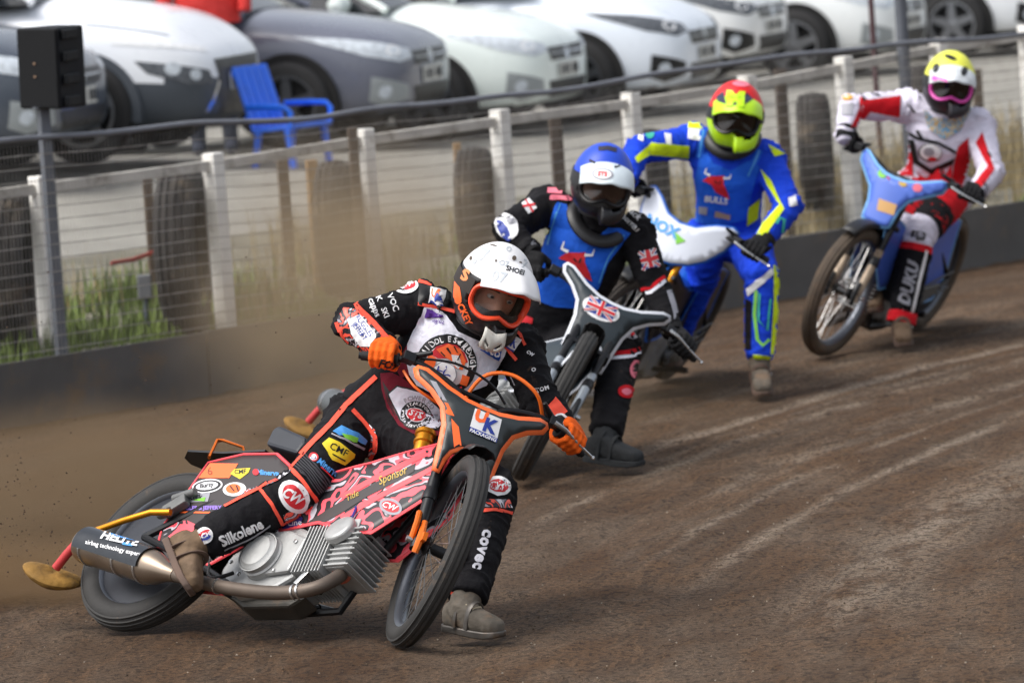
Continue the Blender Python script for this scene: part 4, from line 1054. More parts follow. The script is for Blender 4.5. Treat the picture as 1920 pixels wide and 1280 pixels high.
class Rider:
    def __init__(s, label, J, bike, suit, base, k=1.0, vox=.008, fold=1., glove=None, boots=None, group='speedway riders'):
        s.J = {n: Vector(at(*v)) for n, v in J.items()}; J = s.J
        s.root = empty('person', (J['pelvis'].x, J['pelvis'].y, 0)); tag(s.root, label, 'person', group); bpy.context.view_layer.update()
        s.inv = Matrix.Translation(-s.root.location)
        s.up = (J['neck'] - J['pelvis']).normalized(); lat = (J['shL'] - J['shR']); lat = (lat - s.up * lat.dot(s.up)).normalized(); s.lat = lat
        s.fr = lat.cross(s.up).normalized()
        Lt = (J['neck'] - J['pelvis']).length
        mb = MB(); rings = []
        hl = (J['hipL'] - J['hipR']); hl = (hl - s.up * hl.dot(s.up)); hl = hl.normalized()
        for t, a, b, fo in ((-.20, .09, .08, 0), (-.12, .135, .115, 0), (0, .165, .13, 0), (.2, .160, .125, .0), (.45, .165, .125, .005), (.68, .185, .13, .008), (.86, .185, .115, 0), (.97, .135, .09, -.005), (1.03, .075, .07, 0), (1.16, .062, .062, .012)):
            l_ = (hl * (1 - max(0, min(1, t))) + lat * max(0, min(1, t))).normalized(); f_ = l_.cross(s.up)
            c = J['pelvis'] + s.up * Lt * t + f_ * fo
            rings.append([c + l_ * a * k * math.copysign(abs(math.cos(p)) ** .85, math.cos(p)) + f_ * b * k * math.copysign(abs(math.sin(p)) ** .85, math.sin(p)) for p in np.linspace(0, 2 * math.pi, 28, endpoint=False)])
        mb.loft(rings)
        hd = (J['head'] - J['neck']); mb.tube([J['neck'] - hd * .2, J['neck'] + hd * .35, J['head'] - hd * .1], [.075, .06, .07], 16)
        def limb(a, b, r0, r1, rm=None):
            A, B_ = J[a], J[b]; n = 7; pts = []; rr = []
            for i in range(n):
                t = i / (n - 1); pts.append(A.lerp(B_, t)); rr.append((r0 + (r1 - r0) * t + (rm or 0) * math.sin(math.pi * t)) * k)
            mb.tube(pts, rr, 18)
            for p, q in ((A, r0), (B_, r1)): ball(p, q * k)
        def ball(c, q): mb.loft([[c + Vector((q * math.cos(e) * math.cos(a), q * math.cos(e) * math.sin(a), q * math.sin(e))) for a in np.linspace(0, 6.283, 16, endpoint=False)] for e in np.linspace(-1.5, 1.5, 9)])
        def cuff(d):
            A, B_ = J['kn' + d], J['kn' + d].lerp(J['an' + d], .9); mb.tube([A.lerp(B_, t) for t in np.linspace(0, 1, 8)], [k * (.083 - .014 * t + .006 * math.sin(math.pi * t)) for t in np.linspace(0, 1, 8)], 18); ball(A, .083 * k)
        for d in 'RL':
            ball(J['sh' + d], .088 * k); limb('sh' + d, 'el' + d, .078, .064, .004); limb('el' + d, 'wr' + d, .066, .046, .004)
            mb.tube([J['neck'] - s.up * .03, J['sh' + d] + s.up * .02], [.085 * k, .075 * k], 16)
            ball(J['hip' + d], .115 * k); limb('hip' + d, 'kn' + d, .108, .080, .004); cuff(d)
            mb.tube([J['pelvis'], J['hip' + d]], [.12 * k, .115 * k], 16)
        o = remesh_smooth(mb, vox, 7, 'body'); me = o.data
        # cloth folds: ridges running across the limbs, stronger near the joints
        n = len(me.vertices); co = np.empty(n * 3); me.vertices.foreach_get('co', co); co = co.reshape(-1, 3); no = np.empty(n * 3); me.vertices.foreach_get('normal', no); no = no.reshape(-1, 3)
        segs = [('shR', 'elR', 1), ('elR', 'wrR', 1), ('shL', 'elL', 1), ('elL', 'wrL', 1), ('hipR', 'knR', 1.), ('knR', 'anR', .9), ('hipL', 'knL', 1), ('knL', 'anL', .9), ('pelvis', 'neck', .4)]
        best = np.full(n, 9.); dsp = np.zeros(n)
        for q, (a, b, am) in enumerate(segs):
            A = np.array(J[a]); B_ = np.array(J[b]); ab = B_ - A; L2 = ab @ ab; t = np.clip(((co - A) @ ab) / L2, 0, 1); dist = np.linalg.norm(co - (A + t[:, None] * ab), axis=1)
            if q == 8: dist = dist - .05
            m_ = dist < best; best[m_] = dist[m_]
            ax = ab / math.sqrt(L2); jn_ = .35 + .65 * np.exp(-np.minimum(t, 1 - t) * 7)
            idx = np.nonzero(m_)[0]
            for i in idx:
                p = co[i]; al = float((p - A) @ ax); pe = p - A - ax * al
                v = Vector(pe * 9) + Vector(ax * (al * 26)) + Vector((q * 7.3, 1.7, 0))
                nz_ = noise.noise(v); w = 1 - abs(nz_) * 2.2
                dsp[i] = (max(-.5, w) ** 3 * .011 - .001 + .005 * noise.noise(v * .45) + .0025 * noise.noise(v * 2.3)) * am * jn_[i]
        co = co + no * (dsp * fold)[:, None]
        co2 = co - np.array(s.root.location)
        me.vertices.foreach_set('co', co2.ravel()); me.materials.clear(); me.materials.append(suit); me.polygons.foreach_set('use_smooth', [True] * len(me.polygons)); me.update()
        o.parent = s.root; s.body = o
        bpy.context.view_layer.update()
        s.bvh = bvh_of(o)
        s.bike = bike
        for d, sy in (('R', -1), ('L', 1)):
            s.glove(d, sy, *bike['grips'][sy], glove)

    # ---- gloves with five separate fingers closed on the grip
    def glove(s, d, sy, g, ax, mt):
        wr = s.J['wr' + d]; f = (g - wr); f = f - ax * f.dot(ax); f = f.normalized(); p = -f
        up_ = ax.cross(p).normalized()
        if up_.dot(Vector(CU)) < 0: up_ = -up_
        rot = lambda a: p * math.cos(a) + up_ * math.sin(a)
        mb = MB(); kn = []
        ins = -ax
        wpt = g + p * .085 + up_ * .02 + (wr - (g + p * .085 + up_ * .02)) * .35
        # palm: a rounded slab from the wrist to the knuckles
        def el(c, w, h):
            return [c + ax * w * math.copysign(abs(math.cos(t)) ** .8, math.cos(t)) + up_ * h * math.copysign(abs(math.sin(t)) ** .8, math.sin(t)) for t in np.linspace(0, 6.283, 16, endpoint=False)]
        mb.loft([el(wr.lerp(wpt, .3), .038, .036), el(wpt, .038, .034), el(g + p * .072 + up_ * .024, .043, .028), el(g + p * .045 + up_ * .032, .046, .024), el(g + p * .02 + up_ * .036, .044, .016)])
        for i, (o_, ln, rd) in enumerate(((-.034, .94, .0112), (-.0115, 1.06, .0118), (.0115, 1.0, .0115), (.034, .84, .0105))):
            c = g + ax * (o_ * (1 if sy > 0 else 1)); rr = .036
            pts = [c + rot(R(68)) * .046, c + rot(R(95)) * .045, c + rot(R(128)) * .043 * (1.02), c + rot(R(165)) * .040, c + rot(R(205)) * .034 * ln, c + rot(R(205 + 48 * ln)) * .031]
            mb.tube(pts, [rd * 1.12, rd * 1.12, rd * 1.08, rd * 1.02, rd, rd * .82], 12)
            for q, r_ in ((pts[1], rd * 1.22), (pts[3], rd * 1.10), (pts[-1], rd * .86)):
                mb.loft([[q + Vector((r_ * math.cos(e) * math.cos(a), r_ * math.cos(e) * math.sin(a), r_ * math.sin(e))) for a in np.linspace(0, 6.283, 12, endpoint=False)] for e in np.linspace(-1.5, 1.5, 7)])
        c = g + ins * .045     # thumb leaves the inner side of the palm and closes underneath
        th = [g + p * .06 + ins * .03 + up_ * .008, g + p * .045 + ins * .052 - up_ * .006, c + rot(R(-45)) * .04, c + rot(R(-95)) * .034, c + ax * .02 + rot(R(-135)) * .032]
        mb.tube(th, [.017, .0155, .0135, .012, .010], 12)
        o = remesh_smooth(mb, .0042, 2, 'glove'); o.data.materials.clear(); o.data.materials.append(mt); o.data.polygons.foreach_set('use_smooth', [True] * len(o.data.polygons))
        o.data.transform(s.inv); o.parent = s.root
        cm = MB(); w0 = wr.lerp(g, .02); dr = (s.J['wr' + d] - s.J['el' + d]).normalized()
        cm.tube([wr - dr * .035, wr + dr * .0, wr + dr * .03], [.052, .051, .046], 18); cm.tube
        cf = cm.build('glove_cuff', s.__dict__.get('cuffm', mt), None); cf.data.transform(s.inv); cf.parent = o
        setattr(s, 'glove' + d, o)

    # ---- boot: foot with sole, toe and a shaft up the shin
    def boot(s, d, toe, sole_dn, mt, solem, L=.28, h=.09, cuffm=None, extra=None, k=1.):
        an = s.J['an' + d]; t = Vector(toe).normalized(); u = -Vector(sole_dn); u = (u - t * u.dot(t)).normalized(); w = t.cross(u)
        mb = MB(); c0 = an - u * h * .75 * k; t, u, w = t * k, u * k, w * k
        def ring(x, wd, z0, z1): return [c0 + t * x + w * wd * math.copysign(abs(math.cos(a)) ** .7, math.cos(a)) + u * ((z0 + z1) / 2 + (z1 - z0) / 2 * math.copysign(abs(math.sin(a)) ** .7, math.sin(a))) for a in np.linspace(0, 6.283, 20, endpoint=False)]
        mb.loft([ring(-.085, .022, .01, .07), ring(-.075, .034, 0, .09), ring(-.03, .04, 0, .11), ring(.03, .042, 0, .105), ring(.09, .047, 0, .082), ring(.14, .048, .0, .068), ring(.175, .04, .004, .058), ring(.192, .022, .012, .045)])
        sh = (s.J['kn' + d] - an).normalized()
        mb.tube([c0 + u * .05 - t * .02, an, an + sh * .05, an + sh * .075], [.048, .05, .054, .055], 18)
        o = remesh_smooth(mb, .006, 3, 'boot'); o.data.materials.clear(); o.data.materials.append(mt); o.data.polygons.foreach_set('use_smooth', [True] * len(o.data.polygons)); o.data.transform(s.inv); o.parent = s.root
        mb = MB(); sr = lambda x, wd, z0, z1: [c0 + t * x + w * a * wd + u * b for a, b in ((-1, z0), (1, z0), (1, z1), (-1, z1))]
        mb.loft([sr(-.09, .024, -.016, .012), sr(-.07, .039, -.016, .012), (sr(.0, .040, -.016, .012)), sr(.08, .049, -.016, .012), sr(.145, .050, -.013, .014), sr(.185, .036, -.006, .018), sr(.20, .018, .0, .02)])
        so = mb.build('sole', solem, None, 50, bevel=.004); so.data.transform(s.inv); so.parent = o
        for x_, z_ in ((-.005, .112), (.055, .098)):     # straps over the instep
            mb = MB(); mb.tube([c0 + t * (x_ + .012 * math.sin(a)) + w * .046 * math.cos(a) + u * (.012 + z_ * max(0, math.sin(a)) ** .7) for a in np.linspace(-.1, 3.24, 15)], [(.0035, .010)] * 15, 6); st_ = mb.build('strap', solem, None); st_.data.transform(s.inv); st_.parent = o
            mb = MB(); mb.box(c0 + t * x_ - w * .047 + u * .05, (.014, .014, .02)); st_ = mb.build('buckle', m_sil, None, False, bevel=.003); st_.data.transform(s.inv); st_.parent = o
        if extra:
            for k_ in range(3):
                q = c0 + t * (.0 + .035 * k_) + u * (.108 - .009 * k_); mb = MB(); mb.tube([q - w * .036 - u * .03, q - w * .02, q + w * .02, q + w * .036 - u * .03], .0035, 6); z_ = mb.build('lace', extra, None); z_.data.transform(s.inv); z_.parent = o
        return o

    # ---- print on the suit at a picture position
    def print_(s, x, y, dec, ang=0, name='logo', label=None, tgt=None, off=.003, N=None):
        t = tgt or s.body; bv = s.bvh if tgt is None else bvh_of(tgt)
        h, n, _, dd = px_hit(bv, x, y)
        if h is None: print('MISS', name, x, y); return
        if N is None:
            acc = Vector((0, 0, 0))
            for dx, dy in ((0, 0), (12, 0), (-12, 0), (0, 12), (0, -12)):
                h2, n2, _, _ = px_hit(bv, x + dx, y + dy)
                if h2 is not None and (h2 - h).length < .12: acc += n2 if n2.dot(Vector(CF)) < 0 else -n2
            N = acc.normalized()
        U = cv(math.cos(R(-ang)), math.sin(R(-ang)), 0)
        return dec.place(name, bv, h, N, U, t, s.inv, off, .12, label)

    # ---- band of cloth wrapped on a limb: t along the bone, f degrees round it from the side facing the viewer
    def band(s, a, b, pts, mt, name='stripe', off=.003, tgt=None):
        """pts: list of (t, f0, f1)"""
        A, B_ = s.J[a], s.J[b]; ax = (B_ - A).normalized(); L = (B_ - A).length
        e1 = Vector(-CF); e1 = (e1 - ax * e1.dot(ax)).normalized(); e2 = ax.cross(e1); bv = s.bvh
        T = []; n = max(2, int(abs(pts[-1][0] - pts[0][0]) * L / .012)); tt = [p[0] for p in pts]
        for i in range(n + 1):
            t = tt[0] + (tt[-1] - tt[0]) * i / n; T.append((t, float(np.interp(t, tt, [p[1] for p in pts])), float(np.interp(t, tt, [p[2] for p in pts]))))
        m_ = max(3, int(max(abs(p[2] - p[1]) for p in pts) / 6)); vs = []; fs = []
        for t, f0, f1 in T:
            for j in range(m_ + 1):
                f = R(f0 + (f1 - f0) * j / m_); d = e1 * math.cos(f) + e2 * math.sin(f); o_ = A + ax * L * t
                h, n_, _, _ = bv.ray_cast(o_ + d * .22, -d, .22)
                if h is None: h = o_ + d * .07; n_ = d
                if n_.dot(d) < 0: n_ = -n_
                vs.append(s.inv @ (h + (d * .6 + n_ * .4) * off))
        for i in range(n):
            for j in range(m_): fs.append((i * (m_ + 1) + j, i * (m_ + 1) + j + 1, (i + 1) * (m_ + 1) + j + 1, (i + 1) * (m_ + 1) + j))
        mb = MB(); mb.add(vs, fs); o = mb.build(name, mt, tgt or s.body, True); return o

    # ---- panel on the chest, in torso coordinates (u across, v up from the pelvis as a share of the torso)
    def chest(s, polys, name, off=.006, label=None, tilt=0., parent=None, thick=0):
        Lt = (s.J['neck'] - s.J['pelvis']).length; P = s.J['pelvis'] + s.up * Lt * .55; d = Decal()
        for pl, mt in polys: d.poly([(u, (v - .55) * Lt) for u, v in pl], mt, .022)
        o = d.place(name, s.bvh, P + s.fr * .13, s.fr, -s.lat, parent or s.root, s.inv, off, .24, label)
        o.data.polygons.foreach_set('use_smooth', [True] * len(o.data.polygons))
        if thick:
            sd_ = o.modifiers.new('s', 'SOLIDIFY'); sd_.thickness = thick; sd_.offset = -1; realize(o)
        return o

    # ---- helmet
    def helmet(s, fwd, roll, shell, chin, peak, gog, lens, lens_alpha=1., peak_len=.115, face=False, strap=None, sc=1.0, vent=None, peak_up=0., pk=(44, 17), guard=False):
        c = s.J['head']; f = cv(*fwd).normalized(); u = cv(math.sin(R(roll)), math.cos(R(roll)), 0); u = (u - f * u.dot(f)).normalized(); l_ = u.cross(f)
        MW = Matrix((( f.x, l_.x, u.x, c.x), (f.y, l_.y, u.y, c.y), (f.z, l_.z, u.z, c.z), (0, 0, 0, 1))) @ Matrix.Scale(sc, 4)
        TM = s.inv @ MW
        def rad(az, el):
            ca, ce = math.cos(az), math.cos(el); dx, dy, dz = ce * ca, ce * math.sin(az), math.sin(el)
            a = .138 if dx > 0 else .152; b = .124; cz = .160 if dz > 0 else .15
            r_ = 1 / math.sqrt((dx / a) ** 2 + (dy / b) ** 2 + (dz / cz) ** 2)
            k1 = max(0., math.cos(min(abs(az), R(80)) * 90 / 80)); k2 = math.exp(-((math.degrees(el) + 41) / 14) ** 2)
            r_ += .062 * k1 ** 1.3 * k2
            k3 = math.exp(-((math.degrees(el) - 30) / 10) ** 2) * math.exp(-(az / R(60)) ** 4)
            return r_ + .006 * k3
        S3 = lambda az, el, k=1., a=0.: Vector((math.cos(el) * math.cos(az), math.cos(el) * math.sin(az), math.sin(el))) * (rad(az, el) * k + a)
        def in_port(az, el):
            x = abs(math.degrees(az)) / 56; y = (math.degrees(el) + 4) / (27 if math.degrees(el) > -4 else 25 - 3 * math.exp(-(math.degrees(az) / 14) ** 2))
            return x ** 4 + abs(y) ** 3 < 1
        na, ne = 96, 60; vs = []; fs = []; mi = []
        els = [R(-62 + (152) * j / ne) for j in range(ne + 1)]
        for e in els:
            for i in range(na): vs.append(S3(2 * math.pi * i / na, e))
        for j in range(ne):
            for i in range(na):
                az = 2 * math.pi * (i + .5) / na; az = (az + math.pi) % (2 * math.pi) - math.pi; e = (els[j] + els[j + 1]) / 2
                if in_port(az, e): continue
                fs.append((j * na + i, j * na + (i + 1) % na, (j + 1) * na + (i + 1) % na, (j + 1) * na + i))
                d_ = math.degrees(e); lim = chin[1](math.degrees(az)) if isinstance(chin, tuple) else -20
                mi.append(1 if d_ < lim else 0)
        mb = MB(); mb.v = vs; mb.f = fs; mb.mi = mi
        o = mb.build('helmet', [shell, chin[0] if isinstance(chin, tuple) else chin], None, True); sd_ = o.modifiers.new('s', 'SOLIDIFY'); sd_.thickness = .012; sd_.offset = -1
        o.data.transform(TM); o.parent = s.root; realize(o); s.helm = o
        def sub(mb, nm, mt, smooth=40, bev=0):
            x = mb.build(nm, mt, None, smooth, bevel=bev); x.data.transform(TM); x.parent = o; return x
        # lower rim, port trim
        sub(MB().tube([S3(2 * math.pi * i / 48, R(-62), .985) for i in range(48)], .008, 8, closed=True), 'lower_trim', m_blkp)
        # goggle frame and lens
        po = []
        for i in range(56):
            t = 2 * math.pi * i / 56; x = math.copysign(abs(math.cos(t)) ** .55, math.cos(t)) * 49; y = math.copysign(abs(math.sin(t)) ** .7, math.sin(t)); y = -3 + (23 * y if y > 0 else y * (22 - 7 * math.exp(-(x / 13) ** 2)))
            po.append(S3(R(x), R(y), .965 if True else 1, 0))
        # keep the goggles off the chin bulge
        po = [Vector((min(p.x, .142 - .25 * p.y * p.y / .12), p.y, p.z)) for p in po]
        sub(MB().tube(po, [(.012, .008)] * 56, 8, closed=True), 'goggle_frame', gog)
        mb = MB(); ce_ = Vector((.142, 0, .008)); n = len(po); vs = [ce_] + [p * .985 for p in po] + [(p * .985).lerp(ce_, .5) + Vector((.004, 0, 0)) for p in po]
        fs = [(1 + i, 1 + (i + 1) % n, 1 + n + (i + 1) % n, 1 + n + i) for i in range(n)] + [(0, 1 + n + i, 1 + n + (i + 1) % n) for i in range(n)]
        mb.add(vs, fs); sub(mb, 'goggle_lens', lens, True)
        if strap:
            for sg in (-1, 1):
                mb = MB(); vs = []; fs = []; az_ = np.linspace(52, 178, 20)
                for a in az_:
                    for e in (-7, 4, 15): vs.append(S3(R(a * sg), R(e + 2), 1, .004))
                for i in range(19):
                    for j in range(2): fs.append((i * 3 + j, i * 3 + j + 1, (i + 1) * 3 + j + 1, (i + 1) * 3 + j))
                mb.add(vs, fs); x = sub(mb, 'goggle_strap', strap, True)
                s.strap = x
        # head inside the helmet
        mb = MB(); rings = []
        for e in np.linspace(-80, 80, 20):
            rr = []
            for a in np.linspace(-180, 180, 36, endpoint=False):
                d = Vector((math.cos(R(e)) * math.cos(R(a)), math.cos(R(e)) * math.sin(R(a)), math.sin(R(e))))
                r_ = Vector((d.x * .098, d.y * .078, d.z * .115))
                nose = math.exp(-(a / 11) ** 2) * (math.exp(-((e + 14) / 13) ** 2) * .026)
                sock = sum(math.exp(-((a - q) / 13) ** 2) * math.exp(-((e - 5) / 9) ** 2) for q in (-24, 24)) * -.010
                brow = math.exp(-(a / 45) ** 2) * math.exp(-((e - 18) / 6) ** 2) * .005
                mouth = math.exp(-(a / 20) ** 2) * math.exp(-((e + 40) / 5) ** 2) * -.004
                r_ += Vector((1, 0, 0)) * (nose + sock + brow + mouth); rr.append(r_ + Vector((.0, 0, -.005)))
            rings.append(rr)
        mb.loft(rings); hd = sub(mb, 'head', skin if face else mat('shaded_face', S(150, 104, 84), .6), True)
        hd.parent = s.root
        if face:
            for sg in (-1, 1):
                for r_, mt, dx in ((.0115, eye_w, 0), (.006, eye_i, .0072)):
                    ec = Vector((.080 + dx, sg * .031, .004)); x = sub(MB().loft([[ec + Vector((r_ * math.cos(e) * math.cos(a), r_ * math.cos(e) * math.sin(a) * 1.3, r_ * math.sin(e) * .75)) for a in np.linspace(0, 6.283, 14, endpoint=False)] for e in np.linspace(-1.5, 1.5, 8)]), 'eye', mt, True); x.parent = hd
                br = sub(MB().tube([Vector((.092, sg * .014, .026)), Vector((.092, sg * .032, .031)), Vector((.082, sg * .05, .026))], [.003, .0045, .002], 6), 'eyebrow', mat('brow_brown', S(92, 66, 48), .8), True); br.parent = hd
        # nose guard under the lens
        mb = MB(); vs = []; fs = []
        xs_ = np.linspace(-40, 40, 15)
        for a in xs_:
            top = -16 + 2 * abs(a) / 40 + 7 * math.exp(-(a / 10) ** 2)
            for e, k_ in ((top, .90), (top - 5, .97), (-29, .90)):
                q = S3(R(a), R(e), k_); q.x = min(q.x, .150 if e > -15 else .165); vs.append(q)
        for i in range(14):
            for j in range(2): fs.append((i * 3 + j, i * 3 + j + 1, (i + 1) * 3 + j + 1, (i + 1) * 3 + j))
        mb.add(vs, fs)
        if guard: x = sub(mb, 'nose_guard', m_blkp, True)
        # peak
        mb = MB(); vs = []; fs = []; nu, nv = 24, 12
        for j in range(nv + 1):
            v = j / nv
            for i in range(nu + 1):
                uu = -1 + 2 * i / nu
                b0 = S3(R(uu * 58), R(pk[0] - 18 * uu * uu), 1.0, .006)
                tip = S3(R(uu * 52), R(pk[1] - 9 * uu * uu), 1.0, .012) + Vector((peak_len * (1 - .45 * uu * uu), 0, .0 + peak_up - .012 * uu * uu))
                mid = b0.lerp(tip, .5) + Vector((.012, 0, .022 * (1 - .5 * uu * uu)))
                q = b0 * (1 - v) ** 2 + mid * 2 * v * (1 - v) + tip * v * v
                q.z += .006 * math.cos(uu * 9.4) * (1 - abs(uu)) * v * .6
                vs.append(q)
        for j in range(nv):
            for i in range(nu): fs.append((j * (nu + 1) + i, j * (nu + 1) + i + 1, (j + 1) * (nu + 1) + i + 1, (j + 1) * (nu + 1) + i))
        mb.add(vs, fs); pk = mb.build('peak', peak, None, True); sd_ = pk.modifiers.new('s', 'SOLIDIFY'); sd_.thickness = .004; sd_.offset = 0; pk.data.transform(TM); pk.parent = o; realize(pk); s.peak = pk
        if vent:
            mb = MB(); S4 = lambda a, e: S3(R(a), R(e), 1., .006)
            vs = []; fs = []
            cols = np.linspace(-14, 14, 9)
            for a in cols:
                hi = -30 + 2 * abs(a) / 14; lo_ = -58 + 18 * (abs(a) / 14) ** 1.3
                for k_ in range(7): vs.append(S4(a, hi + (lo_ - hi) * k_ / 6) + Vector((.006 * math.sin(k_ * .52), 0, 0)))
            for i in range(8):
                for k_ in range(6):
                    if k_ == 2 and i in (1, 2, 5, 6): continue
                    fs.append((i * 7 + k_, i * 7 + k_ + 1, (i + 1) * 7 + k_ + 1, (i + 1) * 7 + k_))
            mb.add(vs, fs); x = mb.build('mouth_vent', vent, None, True); sd_ = x.modifiers.new('s', 'SOLIDIFY'); sd_.thickness = .008; sd_.offset = 1; x.data.transform(TM); x.parent = o
        return o

    def neck_brace(s, mt):
        c = s.J['neck'] + (s.J['head'] - s.J['neck']) * .18; n = (s.J['head'] - s.J['neck']).normalized(); e1 = s.lat; e2 = e1.cross(n)
        mb = MB(); mb.tube([c + (e1 * math.cos(t) * .115 + e2 * math.sin(t) * .115) + n * .012 * math.cos(2 * t) for t in np.linspace(0, 6.283, 32, endpoint=False)], [(.022, .032)] * 32, 10, closed=True)
        o = mb.build('neck_brace', mt, None); o.data.transform(s.inv); o.parent = s.root; return o


def cloth(name, col, nz=(8, .14), dirt=.66, rough=.85):
    return mat(name, S(*col), rough, nz=nz, bump=(30, .55, .014), spec=.25, dirt=(S(120, 100, 82), 9, dirt))


c_black = cloth('black_kevlar', (17, 16, 20)); c_coral = cloth('coral_cloth', (255, 92, 72)); c_camo = camo_mat('camo_cloth', (255, 92, 72), (40, 38, 44), (226, 222, 228), (150, 146, 156), 22); c_white = cloth('white_cloth', (226, 226, 236)); c_maroon = cloth('maroon_mesh', (108, 24, 40))
boot_m = cloth('boot_leather', (104, 86, 68), (14, .4), .5); sole_m = mat('boot_sole', S(92, 74, 64), .8, nz=(12, .3)); boot_d = cloth('boot_dark', (44, 46, 48), (10, .25), .6); boot_g = cloth('boot_grey', (92, 86, 78), (14, .4), .5)
gl_or = cloth('orange_glove', (236, 98, 24), (30, .15), .7); gl_bk = cloth('black_glove', (28, 28, 30), (30, .2), .72)
lens_clear = mat('clear_lens', S(46, 38, 34), .05, alpha=.34, spec=.7); lens_dark = mat('tinted_lens', S(30, 22, 18), .12, alpha=.93, spec=.5); lens_brown = mat('brown_lens', S(64, 48, 42), .12, alpha=.9, spec=.5)

# ---------------------------------------------------------------- the leading rider
J1 = dict(pelvis=(705, 795, 20.12), hipR=(668, 792, 20.1), hipL=(752, 812, 20.05), neck=(893, 632, 20.05), shR=(788, 576, 20.05), shL=(975, 658, 20.1), elR=(662, 606, 19.93), wrR=(724, 656, 19.82), elL=(1010, 745, 20.0), wrL=(1068, 816, 19.95),
          knR=(572, 914, 19.84), anR=(358, 1028, 19.74), knL=(924, 922, 19.62), anL=(868, 1145, 19.30), head=(924, 545, 19.93))
r1 = Rider('leading rider in black and coral suit with white helmet, left boot on the dirt', J1, B1, c_black, 0, 1.0, .007, 1.5, gl_or)
r1.helmet((.26, -.36, .86), 17, mat('helmet_white', S(222, 222, 224), .4, nz=(14, .05), dirt=(S(150, 140, 130), 14, .66)), (mat('helmet_black', S(30, 28, 30), .35, dirt=(DIRT, 12, .68)), lambda a: 22 if abs(a) < 140 else 0), mat('peak_white', S(226, 226, 228), .4, nz=(14, .06), dirt=(S(160, 150, 140), 16, .64)), mat('goggle_orange', S(255, 84, 48), .4), lens_clear, face=True,
          strap=mat('strap_black', S(40, 32, 28), .7), vent=mat('vent_white', S(216, 214, 206), .5, dirt=(S(110, 92, 76), 20, .58)), peak_len=.112, sc=1.1, pk=(58, 31), guard=True)
r1.boot('R', cv(.30, -.62, .70), cv(-.75, -.55, .1), boot_m, sole_m, k=.95); r1.boot('L', cv(.72, -.10, .66), Vector((0, 0, -1)), boot_g, mat('steel_shoe', S(96, 92, 88), .45, .6, nz=(14, .3), dirt=(DIRT, 9, .5)), k=.92, extra=mat('lace_pale', S(190, 176, 150), .8))

J2 = dict(pelvis=(1010, 640, 25.2), hipR=(980, 650, 25.15), hipL=(1050, 655, 25.12), neck=(1118, 435, 24.95), shR=(1022, 388, 25.0), shL=(1192, 440, 24.98), elR=(950, 430, 24.78), wrR=(992, 470, 24.7), elL=(1232, 545, 24.9), wrL=(1258, 615, 24.76), knR=(1000, 725, 24.8), anR=(860, 805, 24.9), knL=(1166, 650, 24.68), anL=(1132, 832, 24.28), head=(1129, 342, 24.8))
r2 = Rider('second rider in black suit and blue bib with blue helmet and white peak', J2, B2, c_black, 0, 1.0, .010, 1.6, gl_bk)
r2.helmet((.10, -.25, .95), 9, mat('helmet_blue', S(28, 72, 196), .45, nz=(8, .06)), (mat('helmet_black2', S(34, 34, 38), .35), lambda a: 16), mat('peak_white2', S(214, 226, 232), .4, nz=(14, .05)), m_blkp, lens_brown, peak_len=.09, strap=m_blkp, sc=1.1, guard=True)
r2.boot('L', cv(.8, -.1, .5), Vector((0, 0, -1)), boot_d, boot_d); r2.boot('R', cv(.5, -.3, .6), Vector((0, 0, -1)), boot_d, boot_d); r2.neck_brace(m_blkp)

c_blue = cloth('blue_suit', (22, 66, 206)); c_neon = cloth('neon_yellow', (208, 230, 30), rough=.7); c_bibb = cloth('blue_bib', (30, 92, 206))
J3 = dict(pelvis=(1365, 440, 27.7), hipR=(1325, 450, 27.68), hipL=(1405, 460, 27.68), neck=(1370, 268, 27.45), shR=(1290, 268, 27.5), shL=(1440, 302, 27.5), elR=(1196, 280, 27.35), wrR=(1178, 335, 27.2), elL=(1478, 388, 27.3), wrL=(1430, 455, 27.15), knR=(1318, 512, 27.75), anR=(1262, 640, 28.0), knL=(1428, 520, 27.3), anL=(1424, 690, 27.25), head=(1379, 219, 27.35))
r3 = Rider('third rider in blue and neon yellow suit with red helmet', J3, B3, c_blue, 0, .98, .010, 1.6, gl_bk)
neonp = mat('neon_paint', S(186, 232, 24), .4)
r3.helmet((.02, -.16, .98), 6, mat('helmet_red', S(214, 22, 26), .45, nz=(8, .06)), (neonp, lambda a: 2), neonp, mat('goggle_black', S(24, 24, 26), .4), lens_dark, peak_len=.07, strap=m_blkp, sc=1.1)
r3.boot('L', cv(.05, -.35, .95), Vector((0, 0, -1)), boot_g, sole_m); r3.boot('R', cv(-.1, -.3, .95), Vector((0, 0, -1)), boot_g, sole_m); r3.neck_brace(m_blkp)

c_red = cloth('red_suit', (196, 22, 34)); c_w4 = cloth('white_suit', (214, 210, 226))
J4 = dict(pelvis=(1752, 345, 29.7), hipR=(1717, 352, 29.65), hipL=(1785, 362, 29.65), neck=(1775, 218, 29.45), shR=(1692, 200, 29.5), shL=(1836, 238, 29.5), elR=(1596, 200, 29.35), wrR=(1585, 252, 29.25), elL=(1858, 325, 29.3), wrL=(1832, 360, 29.08), knR=(1690, 430, 29.3), anR=(1640, 540, 29.4), knL=(1722, 440, 29.25), anL=(1690, 602, 29.2), head=(1780, 158, 29.38))
r4 = Rider('last rider in white and red suit with yellow helmet', J4, B4, c_w4, 0, .98, .010, 1.6, gl_bk)
r4.helmet((.03, -.2, .98), 6, mat('helmet_yellow', S(226, 228, 84), .5, nz=(8, .06)), (mat('helmet_black4', S(40, 38, 44), .4), lambda a: 10), mat('peak_white4', S(214, 220, 224), .45, nz=(30, .25)), mat('goggle_pink', S(232, 84, 186), .45), lens_dark, peak_len=.07, strap=m_blkp, sc=1.1)
